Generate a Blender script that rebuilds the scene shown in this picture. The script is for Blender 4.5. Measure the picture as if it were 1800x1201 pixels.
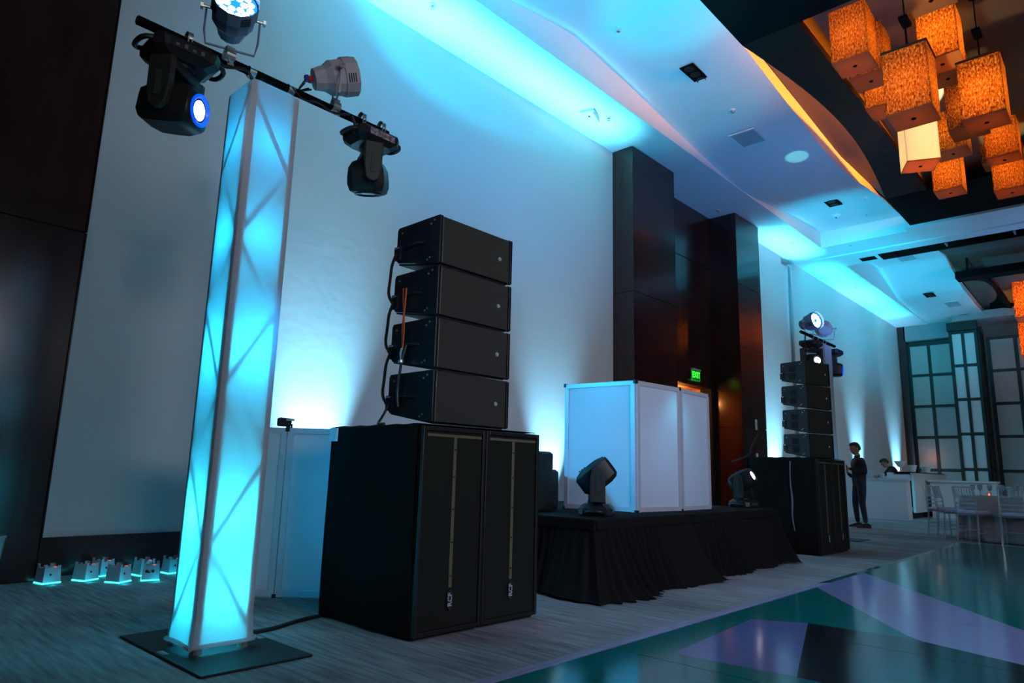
import bpy, bmesh, math, random
from mathutils import Vector, Matrix
R = math.radians
random.seed(7)
for o in list(bpy.data.objects): bpy.data.objects.remove(o)
SC = bpy.context.scene
COL = SC.collection

# ------------------------------------------------------------------ camera
def cam_matrix(loc, pitch, yaw, roll):
    fw = Vector((math.cos(yaw)*math.cos(pitch), math.sin(yaw)*math.cos(pitch), math.sin(pitch)))
    r = Vector((math.sin(yaw), -math.cos(yaw), 0)); u = r.cross(fw)
    r2 = r*math.cos(roll)+u*math.sin(roll); u2 = -r*math.sin(roll)+u*math.cos(roll)
    m = Matrix.Identity(4)
    for i in range(3):
        m[i][0] = r2[i]; m[i][1] = u2[i]; m[i][2] = -fw[i]; m[i][3] = loc[i]
    return m
cd = bpy.data.cameras.new('camera'); cam = bpy.data.objects.new('camera', cd); COL.objects.link(cam)
cd.sensor_width = 36; cd.lens = 24.0; cd.clip_start = .05; cd.clip_end = 200
cam.matrix_world = cam_matrix((0, 0, 1.0), R(10.7), R(42.9), R(1.45))
SC.camera = cam
SC.view_settings.view_transform = 'Standard'; SC.view_settings.look = 'None'
SC.view_settings.gamma = 1; SC.view_settings.use_curve_mapping = False
SC.view_settings.exposure = 0.0

# ------------------------------------------------------------------ world and lights
w = bpy.data.worlds.new('world'); SC.world = w; w.use_nodes = True
w.node_tree.nodes['Background'].inputs[0].default_value = (.30, .42, .60, 1)
w.node_tree.nodes['Background'].inputs[1].default_value = .012
def aim(o, loc, tgt):
    o.location = loc
    o.rotation_euler = (Vector(tgt)-Vector(loc)).to_track_quat('-Z', 'Y').to_euler()
def spot(name, loc, tgt, watt, col, angle, blend=.5, rad=.05):
    l = bpy.data.lights.new(name, 'SPOT'); l.energy = watt; l.color = col; l.spot_size = R(angle); l.spot_blend = blend
    l.shadow_soft_size = rad
    o = bpy.data.objects.new(name, l); COL.objects.link(o); aim(o, loc, tgt); return o
def area(name, loc, tgt, watt, col, sx, sy=None, spread=180):
    l = bpy.data.lights.new(name, 'AREA'); l.energy = watt; l.color = col; l.shape = 'RECTANGLE'; l.size = sx; l.size_y = sy or sx
    l.spread = R(spread)
    o = bpy.data.objects.new(name, l); COL.objects.link(o); aim(o, loc, tgt); return o
def point(name, loc, watt, col, rad=.04):
    l = bpy.data.lights.new(name, 'POINT'); l.energy = watt; l.color = col; l.shadow_soft_size = rad
    o = bpy.data.objects.new(name, l); COL.objects.link(o); o.location = loc; return o
CY = (.0, .62, 1.0); CYW = (.12, .78, 1.0); BL = (.02, .35, 1.0); LAV = (.80, .78, 1.0); WARM = (1, .36, .06)
# uplights on the floor at the foot of the long wall
UPL = [(4.25, .8), (8.62, .42), (17.7, .8), (24.7, .85), (29.4, .75)]
for x, e in UPL:
    spot('wall_uplight_lamp', (x, 6.90, .28), (x, 7.14, 3.5), e*900, (.06, .56, 1), 50, 1, .05)
    spot('wall_uplight_core', (x, 6.78, .25), (x, 7.13, 1.6), e*1900, (.30, .74, 1), 50, 1, .04)
# unseen area lamps added for ceiling strip wash; then par cans on both crossbars
def up_fill(x, l, watt, col, spread=12, y=6.62):
    o = area('ceiling_strip_fill', (x, y, .3), (x, y, 7), watt, col, l, .12, spread); o.rotation_euler = (R(180), 0, 0); return o
up_fill(6.6, 6.6, 75, (.13, .90, .92))
up_fill(17.9, 2.6, 30, (.10, .85, .95)); up_fill(24.6, 8.5, 62, (.06, .80, .95), 13)
P0 = (2.50, 3.80, 3.75)
spot('par_ceiling_lamp', P0, (P0[0]+.6, P0[1]+.2, P0[2]+.776), 1500, (.0, .56, .80), 63, .18, .05)
spot('far_par_ceiling_lamp', (13.2, 4.0, 3.8), (24.5, 6.0, 7.2), 4200, (.0, .60, .90), 38, .9, .12)
spot('far_par_ceiling_lamp', (13.2, 4.0, 3.8), (18.6, 5.4, 7.2), 1500, (.0, .56, .92), 55, .9, .12)
# blue light on the rest of the ceiling
spot('ceiling_blue', (5.0, 2.0, 2.2), (7.6, 4.9, 7.6), 1250, (.0, .36, .95), 95, 1, .2)
spot('ceiling_blue', (12.0, 2.0, 2.2), (14.5, 5.2, 7.3), 380, (.10, .30, 1), 80, 1, .2)
spot('ceiling_cyan_edge', (6.6, 3.0, 3.4), (7.9, 4.35, 7.7), 420, (.0, .85, .9), 30, .6, .1)
spot('ceiling_blue_far', (21.5, -3.0, 1.8), (22.0, 1.5, 7.2), 700, (.0, .25, 1), 80, 1, .2)
spot('ceiling_cyan_far', (25.0, 2.0, 2.5), (26.5, 4.8, 7.2), 600, (.0, .50, .9), 95, 1, .2)
spot('ceiling_pattern', (11.4, 3.6, 3.6), (13.0, 4.5, 7.25), 380, (.20, .95, .9), 6.5, .35, .02)
# unseen warm lamp added to brighten the orange ceiling edge
area('ceiling_edge_fill', (12.6, 3.0, 7.42), (12.6, 4.0, 7.40), 170, (1, .24, .0), 7.5, .06)
# pale room light from behind the camera
area('room_fill', (2, -5.5, 3.6), (8, 7, 2.6), 78, (.86, .90, 1.0), 4, 1.5, 95)
area('room_fill_far', (18, -5, 3.6), (22, 7, 2.2), 85, (.72, .92, 1.0), 4, 1.5, 110)
spot('wall_rose', (2.5, -4.5, 4.5), (9.3, 7.1, 4.0), 300, (1.0, .66, .60), 36, 1, .3)
spot('wall_olive', (-1, -3.0, 3.5), (3.4, 7.1, 4.2), 140, (1.0, .92, .80), 36, 1, .3)
spot('floor_lavender', (4.5, -3, 6.0), (5.8, 2.6, 0), 600, (.50, .54, 1.0), 62, 1, .3)

# ------------------------------------------------------------------ materials
MATS = {}
def mat(name, col, rough=.6, metal=0, emit=None, es=0, bump=None, coat=0, trans=0, spec=.5, noise=None, sss=0, alpha=1):
    if name in MATS: return MATS[name]
    m = bpy.data.materials.new(name); m.use_nodes = True; nt = m.node_tree; b = nt.nodes['Principled BSDF']
    b.inputs['Base Color'].default_value = (*col, 1); b.inputs['Roughness'].default_value = rough; b.inputs['Metallic'].default_value = metal
    b.inputs['Specular IOR Level'].default_value = spec
    b.inputs['Coat Weight'].default_value = coat; b.inputs['Coat Roughness'].default_value = .08
    b.inputs['Transmission Weight'].default_value = trans
    if emit: b.inputs['Emission Color'].default_value = (*emit, 1); b.inputs['Emission Strength'].default_value = es
    tc = nt.nodes.new('ShaderNodeTexCoord')
    if noise:   # (scale, amount, stretch vector)
        mp = nt.nodes.new('ShaderNodeMapping'); mp.inputs['Scale'].default_value = noise[2] if len(noise) > 2 else (1, 1, 1)
        n = nt.nodes.new('ShaderNodeTexNoise'); n.inputs['Scale'].default_value = noise[0]; n.inputs['Detail'].default_value = 5
        cr = nt.nodes.new('ShaderNodeValToRGB')
        a = noise[1]
        cr.color_ramp.elements[0].position = .3; cr.color_ramp.elements[1].position = .7
        cr.color_ramp.elements[0].color = (*[c*(1-a) for c in col], 1); cr.color_ramp.elements[1].color = (*[min(1, c*(1+a)) for c in col], 1)
        nt.links.new(tc.outputs['Object'], mp.inputs[0]); nt.links.new(mp.outputs[0], n.inputs[0]); nt.links.new(n.outputs[0], cr.inputs[0])
        nt.links.new(cr.outputs[0], b.inputs['Base Color'])
    if bump:    # (scale, strength, stretch)
        mp = nt.nodes.new('ShaderNodeMapping'); mp.inputs['Scale'].default_value = bump[2] if len(bump) > 2 else (1, 1, 1)
        n = nt.nodes.new('ShaderNodeTexNoise'); n.inputs['Scale'].default_value = bump[0]; n.inputs['Detail'].default_value = 6
        bp = nt.nodes.new('ShaderNodeBump'); bp.inputs['Strength'].default_value = bump[1]; bp.inputs['Distance'].default_value = .02
        nt.links.new(tc.outputs['Object'], mp.inputs[0]); nt.links.new(mp.outputs[0], n.inputs[0]); nt.links.new(n.outputs[0], bp.inputs['Height'])
        nt.links.new(bp.outputs[0], b.inputs['Normal'])
    MATS[name] = m
    return m
def grille_mat(name, col, hole, scale):
    m = bpy.data.materials.new(name); m.use_nodes = True; nt = m.node_tree; b = nt.nodes['Principled BSDF']
    b.inputs['Roughness'].default_value = .45; b.inputs['Metallic'].default_value = .3
    tc = nt.nodes.new('ShaderNodeTexCoord'); mp = nt.nodes.new('ShaderNodeMapping'); mp.inputs['Scale'].default_value = (1, 1, 1)
    v = nt.nodes.new('ShaderNodeTexVoronoi'); v.inputs['Scale'].default_value = scale; v.inputs['Randomness'].default_value = .0
    cr = nt.nodes.new('ShaderNodeValToRGB'); cr.color_ramp.elements[0].position = .40; cr.color_ramp.elements[1].position = .5
    cr.color_ramp.elements[0].color = (*hole, 1); cr.color_ramp.elements[1].color = (*col, 1)
    nt.links.new(tc.outputs['Object'], mp.inputs[0]); nt.links.new(mp.outputs[0], v.inputs[0]); nt.links.new(v.outputs['Distance'], cr.inputs[0])
    nt.links.new(cr.outputs[0], b.inputs['Base Color'])
    MATS[name] = m; return m
plaster = mat('plaster_wall', (.66, .66, .68), .85, bump=(9, .12))
ceilm = mat('ceiling_paint', (.74, .75, .76), .8)
cofferm = mat('coffer_paint', (.10, .08, .062), .85)
framew_ = mat('frame_side_wood', (.022, .010, .008), .6, spec=.15)
wood = mat('dark_wood', (.036, .012, .010), .22, coat=.25, noise=(3, .35, (1, 1, .15)), spec=.5)
wood_edge = mat('joint_black', (.006, .004, .004), .8)
warmwood = mat('warm_wood', (.55, .22, .07), .4, noise=(4, .2, (1, 1, .1)))
blackm = mat('black_board', (.004, .004, .004), .85, spec=.08)
bp = mat('black_plastic', (.012, .013, .014), .45)
bpaint = mat('black_textured_paint', (.010, .012, .012), .55, bump=(180, .15))
bcloth = mat('black_cloth', (.007, .009, .009), .95, spec=.15, bump=(40, .2))
skirtm = mat('skirt_cloth', (.013, .014, .014), .95, spec=.06, bump=(60, .15))
grille = grille_mat('grille_metal', (.075, .078, .066), (.004, .004, .004), 105)
subgr = grille_mat('sub_grille', (.018, .022, .015), (.003, .003, .003), 120)
olive = mat('olive_strap', (.13, .135, .075), .6)
steel = mat('clamp_steel', (.62, .64, .62), .35, .9)
alu = mat('aluminium', (.75, .77, .8), .35, .7)
platem = mat('base_plate_steel', (.012, .013, .014), .6)
whitep = mat('white_plastic', (.72, .72, .74), .35)
greyp = mat('par_grey', (.46, .44, .50), .4)
silver = mat('silver_badge', (.75, .78, .8), .3, .4)
redp = mat('red_plug', (.7, .01, .02), .4)
bluep = mat('blue_plug', (.01, .03, .35), .4)
orangem = mat('orange_strap', (.75, .13, .03), .7)
def em(name, col, s): return mat(name, (0.02, .02, .02), .5, emit=col, es=s)
led_white = em('led_white', (.62, .86, 1), 14)
led_blue = em('led_halo', (.0, .12, 1), 2.2)
lens_pink = em('lens_pink', (1, .86, 1), 8)
cy_glow = em('cyan_led', (.05, .9, 1), 3.0)
red_led = em('red_led', (1, .05, .05), 6)
pink_led = em('pink_display', (1, .22, .24), .55)
exit_dark = em('exit_field', (.0, .30, .02), .30)
exit_let = em('exit_letters', (.05, 1, .03), 1.6)
candle = em('candle_flame', (1, .25, .05), 3)

# ------------------------------------------------------------------ mesh helpers
class MB:
    def __init__(s): s.v = []; s.f = []; s.mi = []; s.M = Matrix.Identity(4)
    def add(s, vs, fs, mi=0):
        o = len(s.v); s.v += [tuple(s.M @ Vector(v)) for v in vs]; s.f += [tuple(i+o for i in f) for f in fs]; s.mi += [mi]*len(fs); return s
    def box(s, x0, x1, y0, y1, z0, z1, mi=0):
        return s.add([(x0, y0, z0), (x1, y0, z0), (x1, y1, z0), (x0, y1, z0), (x0, y0, z1), (x1, y0, z1), (x1, y1, z1), (x0, y1, z1)],
                     [(0, 3, 2, 1), (4, 5, 6, 7), (0, 1, 5, 4), (1, 2, 6, 5), (2, 3, 7, 6), (3, 0, 4, 7)], mi)
    def cbox(s, x0, x1, y0, y1, z0, z1, b=.01, mi=0):   # chamfered box: vertical edges and rims
        def ring(dx, z): return [(x0+dx+b, y0+dx, z), (x1-dx-b, y0+dx, z), (x1-dx, y0+dx+b, z), (x1-dx, y1-dx-b, z), (x1-dx-b, y1-dx, z), (x0+dx+b, y1-dx, z), (x0+dx, y1-dx-b, z), (x0+dx, y0+dx+b, z)]
        return s.rings([ring(b, z0), ring(0, z0+b), ring(0, z1-b), ring(b, z1)], mi)
    def rings(s, rs, mi=0, caps=True, close=True):
        n = len(rs[0]); vs = [v for r in rs for v in r]; fs = []
        for k in range(len(rs)-1):
            for i in range(n if close else n-1):
                j = (i+1) % n; fs.append((k*n+i, k*n+j, (k+1)*n+j, (k+1)*n+i))
        if caps: fs.append(tuple(range(n))[::-1]); fs.append(tuple((len(rs)-1)*n+i for i in range(n)))
        return s.add(vs, fs, mi)
    def cyl(s, p0, p1, r0, r1=None, n=12, mi=0, caps=True):
        r1 = r0 if r1 is None else r1; p0 = Vector(p0); p1 = Vector(p1); d = (p1-p0).normalized()
        a = d.orthogonal().normalized(); b = d.cross(a)
        return s.rings([[tuple(p+(a*math.cos(t)+b*math.sin(t))*r) for t in [2*math.pi*i/n for i in range(n)]] for p, r in ((p0, r0), (p1, r1))], mi, caps)
    def lathe(s, prof, n=20, mi=0, axis=None, org=(0, 0, 0), caps=True):   # prof: (r, t) along axis
        d = Vector(axis or (0, 0, 1)).normalized(); a = d.orthogonal().normalized(); b = d.cross(a); org = Vector(org)
        return s.rings([[tuple(org+d*t+(a*math.cos(q)+b*math.sin(q))*max(r, 1e-4)) for q in [2*math.pi*i/n for i in range(n)]] for r, t in prof], mi, caps)
    def tube(s, pts, r, n=8, mi=0, smooth=0):
        pts = [Vector(p) for p in pts]
        for _ in range(smooth):
            q = [pts[0]]
            for a, b in zip(pts, pts[1:]): q += [a*.75+b*.25, a*.25+b*.75]
            pts = q+[pts[-1]]
        rs = []; prev = None
        for i, p in enumerate(pts):
            d = (pts[min(i+1, len(pts)-1)]-pts[max(i-1, 0)]).normalized()
            a = d.orthogonal().normalized() if prev is None else (prev-d*prev.dot(d)).normalized()
            prev = a; b = d.cross(a)
            if isinstance(r, (list, tuple)):
                u = i/(len(pts)-1)*(len(r)-1); k0 = min(int(u), len(r)-2); rr = r[k0]+(r[k0+1]-r[k0])*(u-k0)
            else: rr = r
            rs.append([tuple(p+(a*math.cos(t)+b*math.sin(t))*rr) for t in [2*math.pi*k/n for k in range(n)]])
        return s.rings(rs, mi)
    def prism(s, poly, z0, z1, mi=0): return s.rings([[(x, y, z0) for x, y in poly], [(x, y, z1) for x, y in poly]], mi)
    def bar(s, a, b, wd, ht, mi=0):    # rectangular bar between two points
        a = Vector(a); b = Vector(b); d = (b-a).normalized(); up = Vector((0, 0, 1)) if abs(d.z) < .95 else Vector((1, 0, 0))
        x = d.cross(up).normalized()*wd/2; y = x.cross(d).normalized()*ht/2
        return s.rings([[tuple(p+x+y), tuple(p-x+y), tuple(p-x-y), tuple(p+x-y)] for p in (a, b)], mi)
    def sheet(s, grid, mi=0):
        n = len(grid[0]); vs = [v for r in grid for v in r]
        return s.add(vs, [(k*n+i, k*n+i+1, (k+1)*n+i+1, (k+1)*n+i) for k in range(len(grid)-1) for i in range(n-1)], mi)
    def build(s, name, mats, parent=None, smooth=False, bevel=0, solid=0):
        me = bpy.data.meshes.new(name); me.from_pydata(s.v, [], s.f)
        for m in (mats if isinstance(mats, (list, tuple)) else [mats]): me.materials.append(m)
        me.polygons.foreach_set('material_index', s.mi)
        bm = bmesh.new(); bm.from_mesh(me); bmesh.ops.recalc_face_normals(bm, faces=bm.faces); bm.to_mesh(me); bm.free()
        if smooth: me.shade_smooth(); 
        o = bpy.data.objects.new(name, me); COL.objects.link(o)
        if smooth: me.set_sharp_from_angle(angle=R(40))
        if parent: o.parent = parent
        if solid: md = o.modifiers.new('solid', 'SOLIDIFY'); md.thickness = solid
        if bevel: md = o.modifiers.new('bevel', 'BEVEL'); md.width = bevel; md.segments = 2; md.limit_method = 'ANGLE'
        return o
def tag(o, label=None, cat=None, group=None, kind=None):
    if label: o['label'] = label
    if cat: o['category'] = cat
    if group: o['group'] = group
    if kind: o['kind'] = kind
    return o
def thing(name, loc, label, cat, rz=0, group=None):
    o = bpy.data.objects.new(name, None); COL.objects.link(o); o.location = loc; o.rotation_euler = (0, 0, rz); o.empty_display_size = .1
    return tag(o, label, cat, group)
def copy_tree(o, parent=None):
    c = o.copy(); COL.objects.link(c); c.parent = parent
    for ch in list(o.children): copy_tree(ch, c)
    return c
def struct(name, mb, m, parent=None, **k):
    o = mb.build(name, m, parent, **k)
    if not parent: o['kind'] = 'structure'
    return o
def text_mesh(name, body, size, depth, m, parent, M, bold=0):
    cu = bpy.data.curves.new(name, 'FONT'); cu.body = body; cu.size = size; cu.extrude = depth; cu.align_x = 'CENTER'; cu.align_y = 'CENTER'; cu.offset = bold
    t = bpy.data.objects.new(name, cu); COL.objects.link(t)
    me = bpy.data.meshes.new_from_object(t.evaluated_get(bpy.context.evaluated_depsgraph_get()))
    bpy.data.objects.remove(t); me.transform(M); me.materials.clear(); me.materials.append(m); me.name = name
    o = bpy.data.objects.new(name, me); COL.objects.link(o); o.parent = parent; return o
def basis(d, up=(0, 0, 1), org=(0, 0, 0)):      # matrix whose +X is d, +Z as near up as can be
    d = Vector(d).normalized(); u = Vector(up); y = u.cross(d).normalized(); z = d.cross(y)
    m = Matrix.Identity(4)
    for i in range(3): m[i][0] = d[i]; m[i][1] = y[i]; m[i][2] = z[i]; m[i][3] = org[i]
    return m

# ------------------------------------------------------------------ floor
def carpet_mat():
    m = bpy.data.materials.new('carpet'); m.use_nodes = True; nt = m.node_tree; b = nt.nodes['Principled BSDF']; b.inputs['Roughness'].default_value = .95
    b.inputs['Specular IOR Level'].default_value = .1
    tc = nt.nodes.new('ShaderNodeTexCoord')
    def noise(scale, st, det=4):
        mp = nt.nodes.new('ShaderNodeMapping'); mp.inputs['Scale'].default_value = st
        n = nt.nodes.new('ShaderNodeTexNoise'); n.inputs['Scale'].default_value = scale; n.inputs['Detail'].default_value = det
        nt.links.new(tc.outputs['Object'], mp.inputs[0]); nt.links.new(mp.outputs[0], n.inputs[0]); return n
    a = noise(2.2, (14, 1.1, 1)); c = noise(.6, (2.5, .8, 1), 3); g = noise(160, (1, 1, 1), 2)
    mx = nt.nodes.new('ShaderNodeMix'); mx.data_type = 'FLOAT'; mx.inputs[0].default_value = .45
    nt.links.new(a.outputs[0], mx.inputs[2]); nt.links.new(c.outputs[0], mx.inputs[3])
    cr = nt.nodes.new('ShaderNodeValToRGB'); e = cr.color_ramp.elements
    e[0].position = .36; e[0].color = (.17, .175, .18, 1); e[1].position = .62; e[1].color = (.40, .40, .41, 1)
    nt.links.new(mx.outputs[0], cr.inputs[0]); nt.links.new(cr.outputs[0], b.inputs['Base Color'])
    bu = nt.nodes.new('ShaderNodeBump'); bu.inputs['Strength'].default_value = .5; bu.inputs['Distance'].default_value = .01
    nt.links.new(g.outputs[0], bu.inputs['Height']); nt.links.new(bu.outputs[0], b.inputs['Normal'])
    return m
carpet = carpet_mat()
struct('floor', MB().box(-6, 33, -8, 8, -.2, 0), carpet)

# ------------------------------------------------------------------ long wall
YW = 7.13
WT = 8.05
wl = MB()
wl.box(1.68, 10.5, YW, YW+.3, .33, WT)
wl.box(16.1, 18.85, YW, YW+.3, .0, WT); wl.box(19.75, 31.6, YW, YW+.3, 0, WT)
struct('wall_left', wl, plaster)
bb = MB().box(1.68, 10.5, YW-.04, YW+.3, 0, .33); struct('baseboard_left', bb, wood)
def clad(name, x0, x1, y0, y1, zs, side=None):
    """dark timber pier: a core with separate veneer panels, joints recessed"""
    root = struct(name, MB().box(x0+.02, x1-.02, y0+.02, y1, 0, zs[-1]), wood_edge)
    for a, b in zip(zs, zs[1:]):
        MB().box(x0+.012, x1-.012, y0, y0+.02, a+.006, b-.006).build('veneer_panel', wood, root)
        for s in ((x0, x0+.02), (x1-.02, x1)):
            MB().box(s[0], s[1], y0+.0, y1, a+.006, b-.006).build('veneer_panel', wood, root)
    return root
clad('trim_1', -1.2, 1.70, 6.87, 7.4, [0, 3.02, 5.4, 7.2])
clad('trim_2', 10.44, 12.0, 6.67, 7.4, [0, 2.2, 4.32, 7.2])
clad('trim_3', 14.9, 16.2, 6.67, 7.4, [0, 2.1, 3.95, 5.45, 7.2])
clad('trim_4', 31.0, 31.7, 6.85, 7.4, [0, 3.6, 7.2])
# recess between the two piers, with the doorway
rc = struct('wall_recess', MB().box(11.95, 13.0, 7.33, 7.6, 0, 2.98).box(14.72, 14.95, 7.33, 7.6, 0, 2.98).box(11.95, 14.95, 7.36, 7.6, 2.98, 7.3), wood_edge)
for a, b, c, d in [(11.98, 13.47, 2.99, 4.2), (13.48, 14.92, 2.99, 4.2), (11.98, 13.47, 4.21, 5.88), (13.48, 14.92, 4.21, 5.88), (11.98, 14.92, 5.9, 7.2)]:
    MB().box(a, b, 7.33, 7.36, c, d).build('veneer_panel', wood, rc)
dr = struct('door_1', MB().box(13.0, 14.72, 8.3, 8.4, 0, 3.0).box(12.9, 13.0, 7.6, 8.4, 0, 3.0).box(14.72, 14.82, 7.6, 8.4, 0, 3.0).box(12.9, 14.82, 7.6, 8.4, 2.98, 3.1), warmwood)
for x in (13.02, 13.87):
    lf = MB().box(x, x+.83, 8.22, 8.28, .02, 2.95); lf = lf.build('door_leaf', warmwood, dr)
    MB().cyl((x+.1 if x > 13.5 else x+.73, 8.18, .95), (x+.1 if x > 13.5 else x+.73, 8.18, 1.25), .012).build('door_handle', steel, lf)
point('doorway_lamp', (13.9, 7.8, 2.75), 26, (1, .35, .08), .08)
# track pocket of the folding wall
tp = MB().box(18.85, 19.75, YW+.25, YW+.5, 0, WT)
tp.box(18.85, 19.2, YW+.02, YW+.3, 0, 7.0); tp.box(19.45, 19.75, YW-.04, YW+.25, 0, 6.95)
struct('wall_track', tp, plaster)
struct('trim_5', MB().box(19.2, 19.26, YW-.02, YW+.24, 0, 7.02).box(19.40, 19.45, YW-.05, YW+.24, 0, 7.02).box(19.2, 19.45, YW-.05, YW+.24, 7.0, 7.04), alu)
struct('trim_6', MB().box(19.26, 19.40, YW+.1, YW+.2, 0, 7.0), wood_edge)
# light switches on the second pier
for x, z, h, lab in ((15.6, 2.19, .12, 'upper white wall plate on the dark wood pier beside the speaker stack'), (15.58, 1.42, .11, 'lower small white switch plate on the dark wood pier')):
    sw = thing('wall_switch', (x, 6.668, z), lab, 'switch')
    MB().cbox(-.05, .05, -.012, 0, -h, h, .004).build('plate', whitep, sw)
    MB().box(-.02, .02, -.018, -.012, -h*.4, h*.4).build('rocker', greyp, sw)

# ------------------------------------------------------------------ ceiling
def lerp_profile(pts, x):
    if x <= pts[0][0]: return pts[0][1]
    for (a, b), (c, d) in zip(pts, pts[1:]):
        if x <= c:
            t = (x-a)/(c-a); return b+(d-b)*t
    return pts[-1][1]
W1 = [(-3, 7.25), (3, 7.25), (6.2, 7.56), (7.2, 7.74), (7.7, 7.80), (8.5, 7.75), (9.42, 7.66), (11.62, 7.39), (13.2, 7.23), (13.9, 7.215), (14.6, 7.25), (15.9, 7.42), (17.2, 7.56), (18.8, 7.64)]
W2 = [(20.9, 7.25), (21.6, 7.52), (22.8, 7.80), (24.0, 7.86), (25.2, 7.60), (26.5, 7.34), (29.2, 7.23), (31.3, 7.22)]
C1 = [(-3, 7.5), (5, 7.7), (7, 7.95), (9.5, 7.88), (12, 7.66), (14, 7.50), (16.5, 7.60), (18.8, 7.72)]
C2 = [(20.9, 7.5), (24, 7.95), (27, 7.6), (31.3, 7.4)]
def wave(pts, x0, x1, y0, y1, th, n=60):
    m = MB(); rs = []
    for i in range(n+1):
        x = x0+(x1-x0)*i/n; z = lerp_profile(pts, x); t = th(x) if callable(th) else th
        rs.append([(x, y0, z), (x, y1, z), (x, y1, z+t), (x, y0, z+t)])
    return m.rings(rs)
st = MB().box(-3, 18.8, 6.0, 7.6, 7.2, 8.4).box(18.8, 19.72, -6, 7.6, 7.2, 8.4).box(19.84, 20.3, -6, 7.6, 7.2, 8.4).box(19.72, 19.84, -6, 7.6, 7.26, 8.4)
st.box(20.3, 31.6, 6.0, 7.6, 7.2, 8.4).box(20.3, 20.95, 5.0, 6.0, 7.2, 8.4)
ce = struct('ceiling', st, ceilm)
th1 = lambda x: max(.04, lerp_profile([(7, .10), (9, .18), (13, .36), (15, .30), (16.8, .04)], x))
wave(W1, -3, 18.8, 4.0, 6.0, th1, 110).build('wave_panel', ceilm, ce, smooth=True)
wave(W2, 20.95, 31.3, 4.0, 6.0, lambda x: .22, 60).build('wave_panel', ceilm, ce, smooth=True)
wave(C1, -3, 18.8, -6, 4.0, .1, 60).build('coffer_lid', cofferm, ce, smooth=True)
wave(C2, 20.95, 31.3, -6, 4.0, .1, 40).build('coffer_lid', cofferm, ce, smooth=True)
# ceiling between section 1 frame and soffit, flat
MB().box(18.55, 18.8, -6, 3.9, 7.2, 7.9).build('ceiling_lip', ceilm, ce)
# air slot behind the folding wall track
sl = MB().box(20.3, 20.36, -6, 4.6, 7.2, 7.6).box(20.89, 20.95, -6, 4.6, 7.2, 7.6).box(20.3, 20.95, -6, 5.0, 7.6, 7.7).box(20.3, 20.95, 4.6, 5.0, 7.2, 7.6)
sl.build('air_slot', blackm, ce)
for y in [3.4, 1.9, .4]:
    MB().box(20.36, 20.89, y, y+.03, 7.25, 7.6).build('slot_divider', alu, ce)
for k in range(6): MB().box(20.4+.06*k, 20.43+.06*k, 5.1, 5.5, 7.19, 7.2).build('vent_slat', blackm, ce)

# dark frames that carry the lanterns
def lantern_frame(label, x0, x1, xn, xf, yo, yi, z, arch):
    r = thing('lantern_frame', ((x0+x1)/2, yi, z), label, 'ceiling frame')
    O = Vector(r.location)
    def bx(a, b, c, d, nm, h=.22): return MB().box(a-O.x, b-O.x, c-O.y, d-O.y, 0, h).build(nm, blackm, r)
    bx(x0, xn, -4.5, yo, 'cross_board'); bx(xf, x1, -4.5, yo, 'cross_board')
    m = MB(); rs = []
    n = 30
    for i in range(n+1):
        t = i/n; x = xn+(xf-xn)*t; s = math.sin(math.pi*t)
        yy = yo-.28*s*(1 if t < .7 else 1)+.0; zz = arch*math.sin(math.pi*t)
        rs.append([(x-O.x, yi-O.y, zz*.2), (x-O.x, yy-O.y, zz), (x-O.x, yy-O.y, zz+.12), (x-O.x, yi-O.y, zz*.2+.12)])
    m.rings(rs).build('side_board', blackm if arch > .5 else framew_, r, smooth=True)
    m = MB(); 
    bx(xn, xf, -4.5, -3.7, 'side_board')
    for x in (x0+.3, x1-.3):
        for y in (yo-.3, -.5): MB().cyl((x-O.x, y-O.y, .2), (x-O.x, y-O.y, .75), .03).build('hanger', blackm, r)
    return r
lantern_frame('large dark board frame holding the nearer group of amber lanterns', 7.0, 18.38, 8.82, 16.22, 3.74, 2.93, 7.2, .12)
lantern_frame('smaller dark arched frame around the distant amber lanterns', 24.3, 31.2, 24.85, 30.6, 3.85, 3.1, 7.2, .62)

# lanterns
def lantern_mat():
    m = bpy.data.materials.new('amber_lantern_glass'); m.use_nodes = True; nt = m.node_tree; nt.nodes.clear()
    out = nt.nodes.new('ShaderNodeOutputMaterial'); tc = nt.nodes.new('ShaderNodeTexCoord')
    mp = nt.nodes.new('ShaderNodeMapping'); mp.inputs['Scale'].default_value = (1, 1, .45)
    n = nt.nodes.new('ShaderNodeTexNoise'); n.inputs['Scale'].default_value = 48; n.inputs['Detail'].default_value = 8; n.inputs['Roughness'].default_value = .75
    cr = nt.nodes.new('ShaderNodeValToRGB'); e = cr.color_ramp.elements
    e[0].position = .38; e[0].color = (.06, .010, .003, 1); e[1].position = .64; e[1].color = (1.0, .84, .42, 1)
    e2 = cr.color_ramp.elements.new(.5); e2.color = (.50, .20, .05, 1)
    tr = nt.nodes.new('ShaderNodeBsdfTranslucent'); df = nt.nodes.new('ShaderNodeBsdfDiffuse'); mx = nt.nodes.new('ShaderNodeMixShader'); mx.inputs[0].default_value = .15
    nt.links.new(tc.outputs['Object'], mp.inputs[0]); nt.links.new(mp.outputs[0], n.inputs[0]); nt.links.new(n.outputs[0], cr.inputs[0])
    nt.links.new(cr.outputs[0], tr.inputs[0]); nt.links.new(cr.outputs[0], df.inputs[0])
    nt.links.new(tr.outputs[0], mx.inputs[1]); nt.links.new(df.outputs[0], mx.inputs[2]); nt.links.new(mx.outputs[0], out.inputs[0])
    return m
lan = lantern_mat()
lan_rim = mat('lantern_rim', (.10, .03, .01), .6)
lan_bot = bpy.data.materials.new('lantern_bottom'); lan_bot.use_nodes = True
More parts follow.
